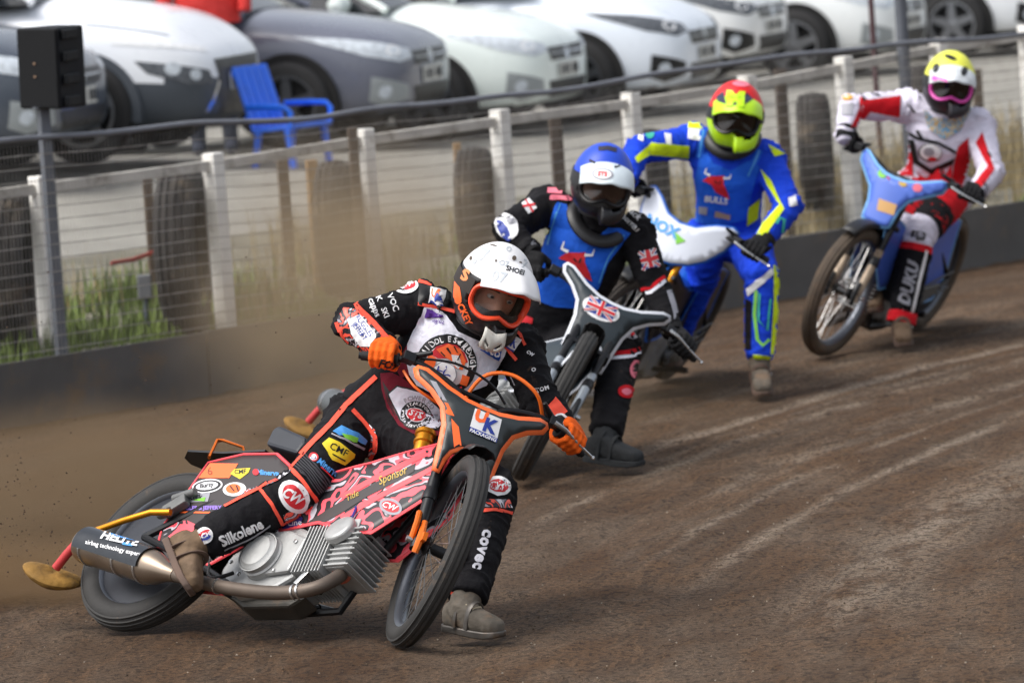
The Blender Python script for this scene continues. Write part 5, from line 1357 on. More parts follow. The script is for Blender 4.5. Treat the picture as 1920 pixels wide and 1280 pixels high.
r4.boot('L', cv(.0, -.35, .95), Vector((0, 0, -1)), boot_m, sole_m); r4.boot('R', cv(-.1, -.3, .95), Vector((0, 0, -1)), boot_m, sole_m)
# ================================================================== print, lettering and trim lying on the suits and covers
class Lay:
    """outlines and lettering read off the photograph, cast on to the real surface they are printed on"""
    def __init__(s, targets, parent, inv):
        s.parent, s.inv = parent, inv; vs, fs = [], []
        for o in targets:
            n = len(vs); M_ = o.matrix_world; vs += [M_ @ v.co for v in o.data.vertices]; fs += [[i + n for i in p.vertices] for p in o.data.polygons]
        s.bvh = BVHTree.FromPolygons(vs, fs)

    def put(s, name, items, off=.003, label=None, res=8, step=.0011, smooth=True):
        V, Fc, MI, mats = [], [], [], []
        for k, it in enumerate(items):
            kind = it[0]; mt = it[-1]
            if kind == 'p': v2, f2 = fill_poly(it[1], res)
            elif kind == 'e':
                _, x, y, a, b, ro, mt = it; c, n_ = math.cos(R(ro)), math.sin(R(ro)); v2, f2 = fill_poly([(x + c * u - n_ * v, y + n_ * u + c * v) for u, v in ellip(a, b, 24)], res)
            elif kind == 's':
                _, pts, w, mt = it; P_ = [Vector((*p, 0)) for p in pts]; Lf, Rt = [], []
                for i, p in enumerate(P_):
                    d = (P_[min(i + 1, len(P_) - 1)] - P_[max(i - 1, 0)]).normalized(); n_ = Vector((-d.y, d.x, 0)); ww = (w[i] if hasattr(w, '__len__') else w) / 2
                    Lf.append(p + n_ * ww); Rt.append(p - n_ * ww)
                v2, f2 = [], []
                for i in range(len(P_) - 1):
                    m_ = max(1, int((P_[i + 1] - P_[i]).length / 8))
                    for q in range(m_ + (1 if i == len(P_) - 2 else 0)):
                        t = q / m_
                        for j in (0, .5, 1): z = Lf[i].lerp(Lf[i + 1], t).lerp(Rt[i].lerp(Rt[i + 1], t), j); v2.append((z.x, z.y))
                n3 = len(v2) // 3; f2 = [(i * 3 + j, i * 3 + j + 1, i * 3 + j + 4, i * 3 + j + 3) for i in range(n3 - 1) for j in (0, 1)]
            elif kind == 't':
                _, tx, x, y, h, ro, op, mt = it; v_, f_ = text2d(tx, h, op.get('b', .02), op.get('sh', 0), op.get('sp', 1.)); c, n_ = math.cos(R(ro)), math.sin(R(ro)); sx = op.get('sx', 1.); bend = op.get('bend', 0)
                bm = bmesh.new(); vv = [bm.verts.new((a * sx, b + bend * (a * sx) ** 2, 0)) for a, b in v_]
                for f in f_:
                    try: bm.faces.new([vv[i] for i in f])
                    except ValueError: pass
                bmesh.ops.triangulate(bm, faces=bm.faces[:])
                for _q in range(2):
                    lg = [e for e in bm.edges if e.calc_length() > res]
                    if lg: bmesh.ops.subdivide_edges(bm, edges=lg, cuts=1); bmesh.ops.triangulate(bm, faces=bm.faces[:])
                bm.verts.index_update(); v2 = [(x + c * q.co.x + n_ * q.co.y, y + n_ * q.co.x - c * q.co.y) for q in bm.verts]; f2 = [[q.index for q in f.verts] for f in bm.faces]; bm.free()
            elif kind == 'a':      # lettering round a circle
                _, tx, x, y, h, rad, mid, fl, op, mt = it; stp = h * op.get('k', 1.15) / rad; v2, f2 = [], []
                for i, chh in enumerate(tx):
                    if chh == ' ': continue
                    kk = i - (len(tx) - 1) / 2; a = R(mid) + (kk if not fl else -kk) * stp; v_, f_ = text2d(chh, h, op.get('b', .03)); ro = a + math.pi / 2 + (math.pi if fl else 0); c, n_ = math.cos(ro), math.sin(ro); n0 = len(v2)
                    v2 += [(x + rad * math.cos(a) + c * u + n_ * v, y + rad * math.sin(a) + n_ * u - c * v) for u, v in v_]; f2 += [[q + n0 for q in f] for f in f_]
            if not v2: continue
            if mt not in mats: mats.append(mt)
            n0 = len(V); pos = []; dep = []
            for x, y in v2:
                d = Vector(CF + CR * (x - W_ / 2) / FOC - CU * (y - H_ / 2) / FOC).normalized(); h_, nn, _, dd = s.bvh.ray_cast(Vector(CC), d, 60)
                if h_ is None: pos.append(None); dep.append(None); continue
                if nn.dot(d) > 0: nn = -nn
                pos.append(h_ + (nn * .7 - d * .3) * (off + step * k)); dep.append(dd)
            ok = [i for i, p in enumerate(pos) if p is not None]
            if not ok: print('MISS', name); continue
            V += [s.inv @ (p if p is not None else Vector(CC)) for p in pos]
            for f in f2:
                dd = [dep[i] for i in f]
                if any(q is None for q in dd) or max(dd) - min(dd) > .07: continue
                Fc.append([i + n0 for i in f]); MI.append(mats.index(mt))
        if not Fc: return None
        if len(items) == 1:      # one strip stays one piece
            par = list(range(len(V)))
            def fd(i):
                while par[i] != i: par[i] = par[par[i]]; i = par[i]
                return i
            for f in Fc:
                for q in f[1:]: par[fd(q)] = fd(f[0])
            if items[0][0] != 't':
                cnt = {}
                for f in Fc: r_ = fd(f[0]); cnt[r_] = cnt.get(r_, 0) + 1
                best = max(cnt, key=cnt.get); kp = [i for i, f in enumerate(Fc) if fd(f[0]) == best]; Fc = [Fc[i] for i in kp]; MI = [MI[i] for i in kp]
        used = sorted({i for f in Fc for i in f}); re_ = {i: j for j, i in enumerate(used)}
        me = bpy.data.meshes.new(name); me.from_pydata([V[i] for i in used], [], [[re_[i] for i in f] for f in Fc])
        for mt in mats: me.materials.append(mt)
        me.polygons.foreach_set('material_index', MI)
        if smooth: me.polygons.foreach_set('use_smooth', [True] * len(MI))
        me.update(); o = obj(name, me, s.parent)
        if label: o['label'] = label
        return o


bpy.context.view_layer.update()
T = lambda tx, x, y, h, ro, mt, **op: ('t', tx, x, y, h, ro, op, mt)
bib_w = cloth('bib_white', (224, 224, 236), (6, .05), .72)
# ---------------------------------------------------------------- leading rider
L = Lay([r1.body], r1.body, r1.inv)
L.put('race_bib', [('p', [(795, 576), (765, 645), (763, 679), (768, 702), (782, 722), (812, 738), (860, 742), (911, 722), (945, 668), (951, 651), (925, 648), (890, 636), (858, 622), (838, 592), (817, 577)], bib_w)], .006, 'white race bib front')
L.put('bib_side', [('p', [(765, 645), (752, 668), (742, 690), (752, 708), (768, 704), (763, 679)], c_maroon)], .005)
L.put('lower_bib', [('p', [(714, 700), (716, 730), (726, 765), (748, 798), (778, 815), (812, 821), (846, 806), (856, 780), (862, 752), (815, 742), (780, 728), (755, 708), (735, 698)], c_maroon)], .005, 'dark red lower edge of the bib')
for q in range(9):
    L.put('mesh_stripe', [('s', [(719 + 5 * q * .5, 716 + 4 * q), (727 + 5 * q * .9, 752 + 3.2 * q), (742 + 7 * q, 784 + 2.6 * q)], 1.3, m_black)], .0062)
L.put('bib_panel', [('p', [(727, 738), (745, 722), (792, 733), (838, 775), (840, 790), (822, 808), (772, 806), (750, 790)], m_black), ('p', [(730, 739), (746, 725), (791, 736), (835, 776), (836, 788), (820, 805), (773, 803), (752, 788)], bib_w)], .007)
cx, cy = 837, 683
L.put('club_crest', [('e', cx, cy, 56, 56, 0, m_black), ('e', cx + 1, cy + 2, 40, 40, 0, m_white), ('p', [(806, 664), (818, 650), (836, 644), (856, 648), (870, 662), (876, 680), (860, 684), (840, 672), (820, 672)], m_pred),
                     ('p', [(806, 664), (797, 678), (800, 692), (816, 688), (818, 672)], m_orange), ('p', [(818, 655), (840, 645), (862, 655), (872, 678), (866, 694), (852, 690), (846, 676), (830, 668)], m_orange), ('p', [(846, 664), (858, 668), (866, 682), (858, 692), (848, 682)], m_white), ('s', [(838, 652), (846, 662)], 2.5, m_black), ('s', [(850, 650), (856, 662)], 2.5, m_black), ('s', [(862, 664), (858, 674)], 2.5, m_black), ('s', [(826, 660), (834, 668)], 2.5, m_black),
                     ('s', [(852, 678), (860, 686)], 3, m_black), ('p', [(866, 700), (878, 706), (872, 722), (860, 718)], m_orange), ('e', 832, 701, 23, 23, 0, m_gry), ('e', 832, 701, 21, 21, 0, m_white),
                     T('H', 827, 694, 17, 18, m_pblue, b=.0), T('G', 835, 708, 17, 18, m_pblue, b=.0), ('a', 'MIDDLESBROUGH', cx, cy, 9.5, 45.5, -72, False, dict(b=.02, k=1.12), m_white), ('s', [(842, 738), (862, 724)], 3, m_pred)], .009, 'round club crest with an orange tiger and blue monogram')
L.put('logo', [T('agilia', 822, 604, 9, 14, m_purple, b=0, sx=.9), ('p', [(801, 578), (828, 590), (833, 595), (804, 586), (801, 596), (798, 595)], m_purple)], .009)
L.put('logo', [('p', [(903, 641), (940, 657), (936, 674), (899, 657)], mat('ecco_blue', S(30, 84, 178), .5)), T('ECCO', 919, 657, 10, 24, m_white, b=.03)], .009)
L.put('sponsor_badge', [('e', 780, 779, 29, 28, 15, m_black), ('e', 780, 779, 19, 14, 20, m_white), ('e', 780, 779, 17.5, 12.5, 20, m_pred), T('STS', 780, 779, 11, 20, m_white, b=.03, sh=.2), ('a', 'STAKEFORD', 780, 779, 5.5, 23.5, -68, False, dict(k=1.1), m_white), ('a', 'TYRE SERVICES', 780, 779, 5, 23.5, 118, True, dict(k=1.0), m_white), ('a', 'POWERED BY', 780, 781, 8, 36, -56, False, dict(k=1.12), m_gry)], .0085)
for poly in ([(786, 528), (818, 536), (850, 548), (853, 584), (820, 577), (784, 571)],): L.put('shoulder_strap', [('p', poly, m_black)], .005)
for pts in ([(785, 528), (818, 536), (850, 548)], [(784, 570), (820, 576), (852, 585)], [(933, 636), (952, 655), (970, 676)], [(960, 614), (975, 628), (985, 648)]): L.put('strap_piping', [('s', pts, 6, c_coral)], .007)
UKp = lambda x, y, s_, ro: [('p', [(x + s_ * (a * math.cos(R(ro)) - b * math.sin(R(ro))), y + s_ * (a * math.sin(R(ro)) + b * math.cos(R(ro)))) for a, b in ((-.5, -.5), (.5, -.5), (.5, .5), (-.5, .5))], m_white), T('U', x - .17 * s_ * math.cos(R(ro)) + .12 * s_ * math.sin(R(ro)), y - .17 * s_ * math.sin(R(ro)) - .14 * s_, s_ * .48, ro, m_orange, b=.05), T('K', x + .19 * s_, y + .12 * s_, s_ * .46, ro, m_pblue, b=.04),
                          ('s', [(x - s_ * .5 * math.cos(R(ro)) - s_ * .44 * math.sin(R(ro)), y - s_ * .5 * math.sin(R(ro)) + s_ * .44 * math.cos(R(ro))), (x + s_ * .5 * math.cos(R(ro)) - s_ * .44 * math.sin(R(ro)), y + s_ * .5 * math.sin(R(ro)) + s_ * .44 * math.cos(R(ro)))], s_ * .12, m_pblue)]
L.put('logo', UKp(819, 557, 29, 14), .012); L.put('logo', UKp(958, 641, 27, 32), .012)
L.put('badge', [('e', 762, 537, 23, 14, -8, m_white), ('e', 763, 535, 17, 9, -8, m_pred), T('CW', 763, 535, 9, -8, m_white, sh=.3)], .005)
for tx, x, y, h in (('capps', 699, 578, 11), ('SKI', 722, 586, 10), ('DK', 709, 556, 10), ('VOC', 737, 567, 11)): L.put('lettering', [T(tx, x, y, h, 68, m_white, b=.02)], .005)
L.put('sleeve_panel', [('p', [(633, 598), (645, 577), (668, 580), (702, 612), (728, 640), (716, 652), (692, 664), (662, 654), (642, 632)], c_camo)], .004)
L.put('sleeve_edge', [('s', [(664, 560), (672, 578), (700, 606), (730, 640)], 9, c_coral)], .006); L.put('sleeve_edge', [('s', [(632, 604), (640, 630), (660, 650), (690, 664)], 7, c_coral)], .006)
L.put('sponsor_patch', [('p', [(652, 600), (674, 590), (706, 628), (697, 650), (676, 648), (660, 626)], m_white), T('RUGGLES', 684, 612, 9.5, 52, m_pblue, b=.0, sx=.8), T('JEFFERY', 675, 622, 9.5, 52, m_pblue, b=.0, sx=.8)], .007)
L.put('sleeve_cuff', [('s', [(694, 668), (708, 652), (730, 646), (742, 652)], 9, c_coral)], .005)
L.put('lettering', [T('TOM', 1016, 729, 8, -18, m_white, b=.01)], .005); L.put('lettering', [T('o', 1000, 693, 12, 0, m_white, b=.01)], .005); L.put('lettering', [T('cw', 994, 663, 9, 30, m_white)], .005)
L.put('sleeve_patch', [('p', [(1024, 762), (1042, 744), (1064, 772), (1044, 790), (1030, 786)], c_coral)], .005); L.put('sleeve_ring', [('e', 1053, 796, 16, 22, -20, m_white), ('e', 1053, 796, 12, 18, -20, m_black), ('e', 1053, 798, 7, 12, -20, m_white), ('e', 1053, 798, 4, 9, -20, m_black)], .006)
L.put('sleeve_mark', [('s', [(958, 705), (966, 722)], 2, m_gry)], .004)
# trousers
L.put('seam', [('s', [(706, 706), (680, 730), (649, 759), (620, 795), (589, 826), (546, 872)], 9, c_coral)], .005); L.put('seam', [('s', [(661, 768), (687, 797), (704, 818), (703, 845), (680, 884), (650, 904), (615, 926)], 8, c_coral)], .005)
L.put('thigh_panel', [('p', [(692, 795), (704, 806), (708, 830), (703, 850), (684, 884), (672, 898), (690, 850), (696, 820)], c_camo)], .004)
L.put('sponsor_badge', [('p', [(604, 832), (617, 821), (637, 830), (665, 851), (663, 858), (646, 872), (622, 862)], m_pyel), T('CMF', 635, 843, 13, 27, m_black, b=.01), ('s', [(622, 852), (646, 864)], 2.5, m_black)], .005)
L.put('lettering', [('p', [(624, 808), (640, 798), (672, 812), (688, 826), (684, 834), (652, 818), (636, 816)], m_lblue), ('p', [(640, 812), (672, 820), (668, 830), (646, 822)], m_green), ('s', [(622, 813), (646, 824), (682, 842)], 4, m_gry)], .005)
L.put('lettering', [('e', 588, 857, 9, 8, 30, m_pred), ('e', 588, 857, 6.5, 5.5, 30, m_white), ('e', 588, 857, 4, 3.5, 30, m_pblue), T('Minerva', 614, 877, 11, 36, m_lblue, b=.03, sx=.86), ('s', [(600, 876), (626, 898)], 3, m_pred)], .005)
for q in range(7): L.put('knee_rib', [('s', [(553 + 3.2 * q, 872 - 3.5 * q), (574 + 3.6 * q, 892 - 2.6 * q), (598 + 4 * q, 926 - 2.5 * q)], 2.2, mat('rib_grey', S(58, 58, 64), .8))], .006)
for pts, w in (([(543, 876), (566, 900), (599, 946)], 8), ([(485, 914), (510, 945), (529, 983)], 6), ([(546, 872), (515, 892), (485, 914), (445, 934), (404, 956), (365, 980), (328, 1003)], 9), ([(599, 946), (565, 966), (530, 984)], 8), ([(326, 1003), (352, 1022), (378, 1052)], 6), ([(478, 912), (440, 918), (400, 942)], 4)): L.put('seam', [('s', pts, w, c_coral)], .006)
L.put('knee_panel', [('p', [(500, 888), (530, 880), (548, 882), (520, 902), (490, 914)], c_camo)], .005); L.put('knee_panel', [('p', [(530, 965), (560, 945), (590, 945), (568, 965), (534, 982)], c_camo)], .005); L.put('shin_panel', [('p', [(470, 908), (485, 914), (404, 956), (352, 985), (345, 975), (410, 935)], c_camo)], .0045)
L.put('sponsor_badge', [('e', 551, 931, 33, 25, 50, m_white), ('e', 551, 931, 25, 18, 50, m_pred), T('CW', 551, 931, 19, 28, m_white, b=.03, sh=.35, sx=.8)], .007)
L.put('lettering', [T('Silkolene', 452, 997, 19, -25, m_white, b=.035, sx=.88), ('s', [(420, 1030), (470, 1008), (506, 984)], 2.5, m_gry)], .006)
L.put('badge', [('e', 383, 1004, 17, 15, -25, m_white), ('e', 383, 1000, 13, 5, -25, m_pred), ('e', 383, 1009, 12, 5, -25, m_pblue), T('FUCHS', 383, 1004, 7, -25, m_white, b=.04)], .006)
L.put('lettering', [T('covec', 903, 1030, 21, 106, mat('print_pale', S(196, 196, 204), .6), b=.045, sp=1.1)], .005)
L.put('sponsor_badge', [('e', 934, 911, 24, 18, 5, m_white), ('e', 934, 911, 18, 12, 5, m_pred), T('CW', 934, 911, 13, 5, m_white, sh=.35)], .006)
L.put('seam', [('s', [(902, 957), (930, 955), (960, 961)], 6, c_coral)], .005); L.put('knee_panel', [('p', [(905, 936), (955, 936), (960, 952), (904, 950)], c_camo)], .004); L.put('seam', [('s', [(838, 1108), (866, 1113), (892, 1128)], 5, c_coral)], .005)
Lg = Lay([r1.gloveR], r1.gloveR, r1.inv); Lg.put('lettering', [T('FOX', 732, 684, 14, 10, m_black, b=.04, sh=.2)], .002)
Lg2 = Lay([r1.peak, r1.helm], r1.helm, r1.inv)
grp = mat('helmet_grey_print', S(182, 188, 194), .45)
for tx, x, y, h, ro in (('07', 936, 519, 20, 16), ('O7', 945, 494, 10, 14), ('7', 908, 478, 24, 20), ('O', 954, 467, 9, 0), ('0', 890, 490, 10, 30), ('7', 985, 495, 15, 20), ('07', 900, 462, 12, -10)): Lg2.put('helmet_graphic', [T(tx, x, y, h, ro, grp, b=.03)], .002)
Lg2.put('lettering', [T('SHOEI', 966, 507, 9, 16, m_black, b=.03)], .002)
for x, y, a, b in ((964, 484, 4, 4.5), (883, 484, 2.5, 4), (930, 489, 2, 2.5), (925, 460, 7, 1.2), (976, 492, 3, 1.2)): Lg2.put('chip', [('e', x, y, a, b, 15, mat('chip_brown', S(84, 72, 62), .7))], .002)
Lh = Lay([r1.helm], r1.helm, r1.inv)
Lh.put('lettering', [T('OCKEY', 869, 583, 12, 64, m_orange, b=.04)], .002); Lh.put('helmet_graphic', [('p', [(852, 528), (860, 524), (866, 560), (858, 570), (850, 556)], m_orange)], .0016)
Lh.put('lettering', [T('S', 874, 516, 20, 20, mat('tan_orange', S(226, 140, 84), .5), b=.05)], .006)
# ---------------------------------------------------------------- covers of the leading motorcycle
inv1 = B1['root'].matrix_world.inverted()
Lb = Lay([B1['plate']], B1['plate'], inv1)
Lb.put('sponsor_logo', [('p', [(892, 760), (942, 781), (932, 823), (881, 800)], m_white), T('U', 903, 779, 24, 20, m_orange, b=.06), T('K', 920, 799, 24, 20, m_pblue, b=.05), ('p', [(881, 800), (932, 822), (930, 830), (879, 808)], m_pblue), T('PACKAGING', 905, 816, 6.5, 22, m_white, b=.03)], .002, 'white square sponsor logo on the front shield')
Lb.put('shield_graphic', [('p', [(806, 712), (818, 716), (838, 752), (826, 748)], m_gry)], .0015); Lb.put('shield_graphic', [('p', [(826, 752), (840, 756), (852, 780), (838, 776)], m_orange)], .0015); Lb.put('shield_graphic', [('p', [(846, 784), (860, 800), (866, 840), (852, 848)], m_orange)], .0015)
Lr = Lay([B1['rear']], B1['rear'], inv1)
Lr.put('number_panel', [('p', [(364, 896), (386, 868), (447, 869), (430, 896)], m_orange), T('6', 394, 883, 15, -8, mat('pen_dark', S(120, 52, 30), .6), b=-.01)], .002, 'orange panel with a handwritten number')
Lr.put('logo', [('p', [(432, 888), (440, 879), (470, 877), (466, 886), (450, 898)], m_pyel), T('CMF', 451, 884, 8, -3, m_black)], .002); Lr.put('logo', [T('Minerva', 503, 886, 9, 4, m_lblue, b=.04), ('e', 480, 885, 6, 6, 0, m_pred)], .002)
Lr.put('logo', [('e', 389, 911, 29, 13, -8, m_white), ('e', 389, 911, 26, 10.5, -8, m_black), ('e', 389, 911, 21, 7.5, -8, m_white), T('Bursy', 389, 911, 8, -8, m_black, b=.03, sh=.2)], .002)
Lr.put('logo', [('e', 440, 917, 22, 13, -5, m_white), ('e', 438, 916, 14, 9, -5, m_orange), ('s', [(432, 911), (440, 921)], 2.5, m_black), ('s', [(444, 910), (448, 921)], 2.5, m_black)], .002)
Lr.put('logo', [('p', [(343, 942), (352, 928), (395, 922), (390, 940)], m_gry), T('Killik', 367, 932, 9, -6, m_black, b=.02, sh=.2), ('p', [(362, 938), (386, 932), (384, 940)], m_green)], .002)
Lr.put('logo', [T('RUGGLES & JEFFERY', 372, 953, 7, -1, mat('print_lilac', S(150, 120, 214), .5), b=.04)], .002); Lr.put('pinstripe', [('s', [(330, 960), (360, 960), (400, 961)], 3, m_orange)], .002)
Lr.put('cover_graphic', [('p', [(305, 985), (350, 975), (372, 985), (352, 1005), (310, 1020)], coral_camo)], .0018)
Lt_ = Lay([B1['tank']], B1['tank'], inv1)
Lt_.put('cover_band', [('p', [(560, 990), (600, 964), (637, 941), (700, 906), (780, 868), (776, 884), (745, 902), (690, 930), (640, 962), (600, 984)], dark_cover)], .002); Lt_.put('cover_band', [('s', [(640, 972), (690, 942), (745, 912), (800, 884), (838, 862)], 9, pinkc)], .002); Lt_.put('cover_band', [('s', [(640, 932), (700, 898), (770, 864), (800, 850)], 10, pinkc)], .002)
Lt_.put('lettering', [T('Sponsor', 738, 893, 15, -23, m_goldp, b=.0, sh=.45, sx=.8), T('Title', 662, 929, 11, -26, m_goldp, b=.0, sh=.45, sx=.9)], .004)
Lt_.put('logo', [('p', [(530, 974), (570, 968), (562, 988), (530, 992)], mat('line_blue', S(52, 52, 130), .5)), T('Line', 554, 980, 11, -4, m_white, b=0)], .004); Lt_.put('logo', [('e', 733, 950, 22, 15, 20, m_gry), ('e', 733, 950, 17, 10, 20, m_pred), T('CW', 733, 950, 11, 20, m_white, sh=.3)], .004)
Ls_ = Lay([B1['sil']], B1['sil'], inv1)
Ls_.put('lettering', [('p', [(205, 998), (262, 1010), (256, 1014), (204, 1003)], m_lblue), ('p', [(228, 1016), (250, 1020), (248, 1024), (230, 1021)], m_lblue), T('HELITE', 226, 1010, 14, 12, m_white, b=.04, sh=.3, sx=1.15)], .002); Ls_.put('lettering', [T('airbag technology expert', 212, 1028, 8, 13, m_white, b=.02, sx=.92)], .002)

# ---------------------------------------------------------------- second rider
L = Lay([r2.body], r2.body, r2.inv)
L.put('race_bib', [('p', [(1044, 379), (1034, 402), (1024, 447), (1014, 480), (1003, 530), (1005, 562), (1040, 575), (1090, 578), (1122, 540), (1140, 492), (1182, 437), (1163, 428), (1140, 425), (1115, 450), (1075, 428), (1062, 384)], c_bibb)], .007, 'blue race bib front')
for pts in ([(1050, 382), (1040, 410), (1028, 460)], [(1170, 440), (1140, 482), (1122, 530)]): L.put('bib_piping', [('s', pts, 3, m_lblue)], .009)
bull = lambda x, y, k: [('p', [(x - 22 * k, y - 12 * k), (x + 14 * k, y - 14 * k), (x + 12 * k, y + 4 * k), (x + 22 * k, y + 26 * k), (x + 26 * k, y + 42 * k), (x - 6 * k, y + 24 * k), (x - 16 * k, y + 6 * k), (x - 36 * k, y - 2 * k)], m_pred), ('s', [(x - 18 * k, y - 14 * k), (x - 30 * k, y - 20 * k), (x - 26 * k, y - 32 * k)], [6 * k, 5 * k, 2 * k], m_white), ('s', [(x + 12 * k, y - 8 * k), (x + 26 * k, y - 8 * k), (x + 30 * k, y - 18 * k)], [6 * k, 5 * k, 2 * k], m_white), ('s', [(x - 8 * k, y - 2 * k), (x - 2 * k, y + 4 * k)], 3 * k, m_black), ('s', [(x + 6 * k, y - 2 * k), (x + 2 * k, y + 6 * k)], 3 * k, m_black)]
L.put('bull_emblem', bull(1084, 486, 1.0), .011, 'red bull head emblem with white horns')
pinkp = mat('pink_patch', S(236, 120, 140), .6)
L.put('shoulder_patch', [('p', [(1027, 352), (1070, 354), (1072, 364), (1026, 363)], pinkp)], .006); L.put('shoulder_patch', [('p', [(1032, 366), (1072, 367), (1072, 376), (1030, 375)], pinkp)], .006)
flag = lambda x, y, w, h, ro: [('p', [(x + a * w * math.cos(R(ro)) - b * h * math.sin(R(ro)), y + a * w * math.sin(R(ro)) + b * h * math.cos(R(ro))) for a, b in ((-.5, -.5), (.5, -.5), (.5, .5), (-.5, .5))], m_pblue)] + [('s', [(x + a * w * math.cos(R(ro)) - b * h * math.sin(R(ro)), y + a * w * math.sin(R(ro)) + b * h * math.cos(R(ro))), (x - a * w * math.cos(R(ro)) + b * h * math.sin(R(ro)), y - a * w * math.sin(R(ro)) - b * h * math.cos(R(ro)))], k * h, mt) for a, b, k, mt in ((.5, .5, .2, m_white), (.5, -.5, .2, m_white), (.5, .5, .08, m_pred), (.5, -.5, .08, m_pred), (.5, 0, .34, m_white), (0, .5, .34, m_white), (.5, 0, .2, m_pred), (0, .5, .2, m_pred))]
L.put('flag_patch', [('p', [(978, 382), (992, 372), (1006, 390), (990, 402)], m_white), ('s', [(980, 388), (1002, 384)], 4, m_pred), ('s', [(986, 376), (998, 398)], 4, m_pred)], .006); L.put('flag_patch', flag(1217, 486, 30, 34, -15), .006, 'union flag patch on the left sleeve')
L.put('elbow_patch', [('e', 950, 424, 20, 26, -30, m_white), ('e', 945, 432, 8, 22, -30, m_pblue), ('e', 957, 415, 7, 5, 0, m_gry)], .006); L.put('sleeve_mark', [('s', [(1000, 452), (1015, 470)], 14, m_gry)], .006)
L.put('sleeve_band', [('s', [(1194, 552), (1220, 548), (1248, 526)], 7, c_white)], .005); L.put('sleeve_band', [('s', [(1193, 544), (1220, 540), (1246, 518)], 6, c_red)], .006); L.put('lettering', [('s', [(1254, 545), (1262, 570), (1270, 605)], 9, m_gry)], .006); L.put('lettering', [T('Thomas', 1180, 415, 11, 42, m_white, b=.01, sh=.3)], .006); L.put('lettering', [T('Jack', 1188, 402, 11, 42, m_white, b=.01, sh=.3)], .006)
L.put('leg_band', [('s', [(1145, 664), (1180, 660), (1210, 650)], 8, c_red)], .005); L.put('leg_band', [('s', [(1146, 672), (1182, 668), (1211, 658)], 6, c_white)], .006); L.put('badge', [('e', 1194, 692, 14, 18, 10, pinkp), ('e', 1194, 692, 9, 12, 10, m_black)], .006); L.put('badge', [('e', 1174, 734, 16, 12, 0, c_red), ('e', 1174, 734, 9, 6, 0, pinkp)], .006); L.put('knee_patch', [('e', 1178, 622, 22, 12, 15, m_gry), ('e', 1178, 622, 14, 7, 15, c_red)], .006)
L.put('thigh_mark', [('p', [(978, 588), (1000, 596), (998, 606), (970, 604)], m_pred)], .006)
Lq = Lay([r2.peak, r2.helm], r2.helm, r2.inv); Lq.put('badge', [('e', 1130, 327, 20, 11, 4, m_gry), ('e', 1130, 327, 16, 8, 4, m_white), T('STS', 1130, 327, 8, 4, m_pred, b=.06)], .003); Lq.put('helmet_strip', [('s', [(1122, 279), (1140, 278), (1156, 282)], 8, mat('strip_dark', S(44, 42, 60), .5))], .003)
for pts in ([(1105, 300), (1116, 306)], [(1152, 314), (1162, 310)]): Lq.put('peak_slot', [('s', pts, 4, m_black)], .003)
inv2 = B2['root'].matrix_world.inverted(); Lb = Lay([B2['plate']], B2['plate'], inv2)
Lb.put('sponsor_logo', [('e', 1127, 580, 37, 20, 24, m_white)] + flag(1127, 579, 56, 28, 24), .002, 'union flag logo on the dark front shield')
# ---------------------------------------------------------------- third rider
L = Lay([r3.body], r3.body, r3.inv)
L.put('race_bib', [('p', [(1313, 292), (1302, 350), (1292, 396), (1300, 414), (1345, 424), (1398, 412), (1410, 360), (1424, 312), (1402, 302), (1370, 320), (1338, 306), (1326, 285)], c_bibb)], .007, 'blue race bib front')
L.put('bull_emblem', bull(1347, 340, .8), .01, 'red bull head emblem'); L.put('lettering', [T('BULLS', 1344, 374, 11, 7, m_white, b=.04)], .01); L.put('lettering', [('p', [(1312, 386), (1328, 388), (1326, 402), (1312, 400)], m_gry)], .01); L.put('lettering', [('p', [(1342, 395), (1370, 402), (1368, 412), (1340, 406)], mat('tan_patch', S(176, 150, 126), .6))], .01)
for poly in ([(1190, 296), (1221, 268), (1292, 274), (1291, 297), (1219, 290), (1194, 306)], [(1292, 222), (1320, 226), (1318, 241), (1290, 241)], [(1440, 272), (1472, 288), (1452, 294)], [(1427, 317), (1438, 345), (1462, 384), (1430, 420), (1413, 452), (1424, 458), (1470, 392), (1447, 340)], [(1402, 390), (1424, 372), (1420, 410), (1400, 424)], [(1284, 372), (1294, 362), (1292, 384), (1280, 396)], [(1450, 496), (1462, 507), (1460, 560), (1454, 664), (1444, 664), (1450, 560)], [(1412, 664), (1450, 668), (1446, 680), (1414, 680)]): L.put('neon_panel', [('p', poly, c_neon)], .006)
for poly in ([(1291, 242), (1317, 243), (1313, 264), (1290, 260)], [(1199, 243), (1208, 240), (1206, 266), (1196, 262)], [(1400, 541), (1447, 503), (1450, 514), (1403, 556)], [(1477, 372), (1492, 366), (1494, 384), (1480, 388)], [(1412, 452), (1436, 470), (1430, 478), (1410, 460)], [(1245, 250), (1258, 252), (1258, 272), (1248, 270)]): L.put('white_patch', [('p', poly, m_white)], .0065)
teal = mat('teal_print', S(50, 170, 150), .6); L.put('loop_logo', [('s', [(1418, 545), (1415, 590), (1420, 636), (1430, 648), (1442, 636)], 6, m_green)], .007); L.put('loop_logo', [('s', [(1424, 550), (1422, 600), (1438, 620), (1444, 560)], 4, teal)], .007); L.put('loop_logo', [('s', [(1455, 420), (1462, 408), (1470, 412), (1466, 436)], 5, teal)], .007); L.put('badge', [('e', 1218, 250, 9, 11, 0, teal)], .006)
for pts in ([(1322, 228), (1316, 262), (1312, 296)], [(1424, 282), (1410, 312), (1402, 330)]): L.put('bib_strap', [('s', pts, 13, c_bibb)], .008); L.put('strap_piping', [('s', pts, 3, m_lblue)], .010)
L.put('knee_shade', [('p', [(1398, 560), (1410, 565), (1408, 655), (1398, 655)], c_black)], .005)
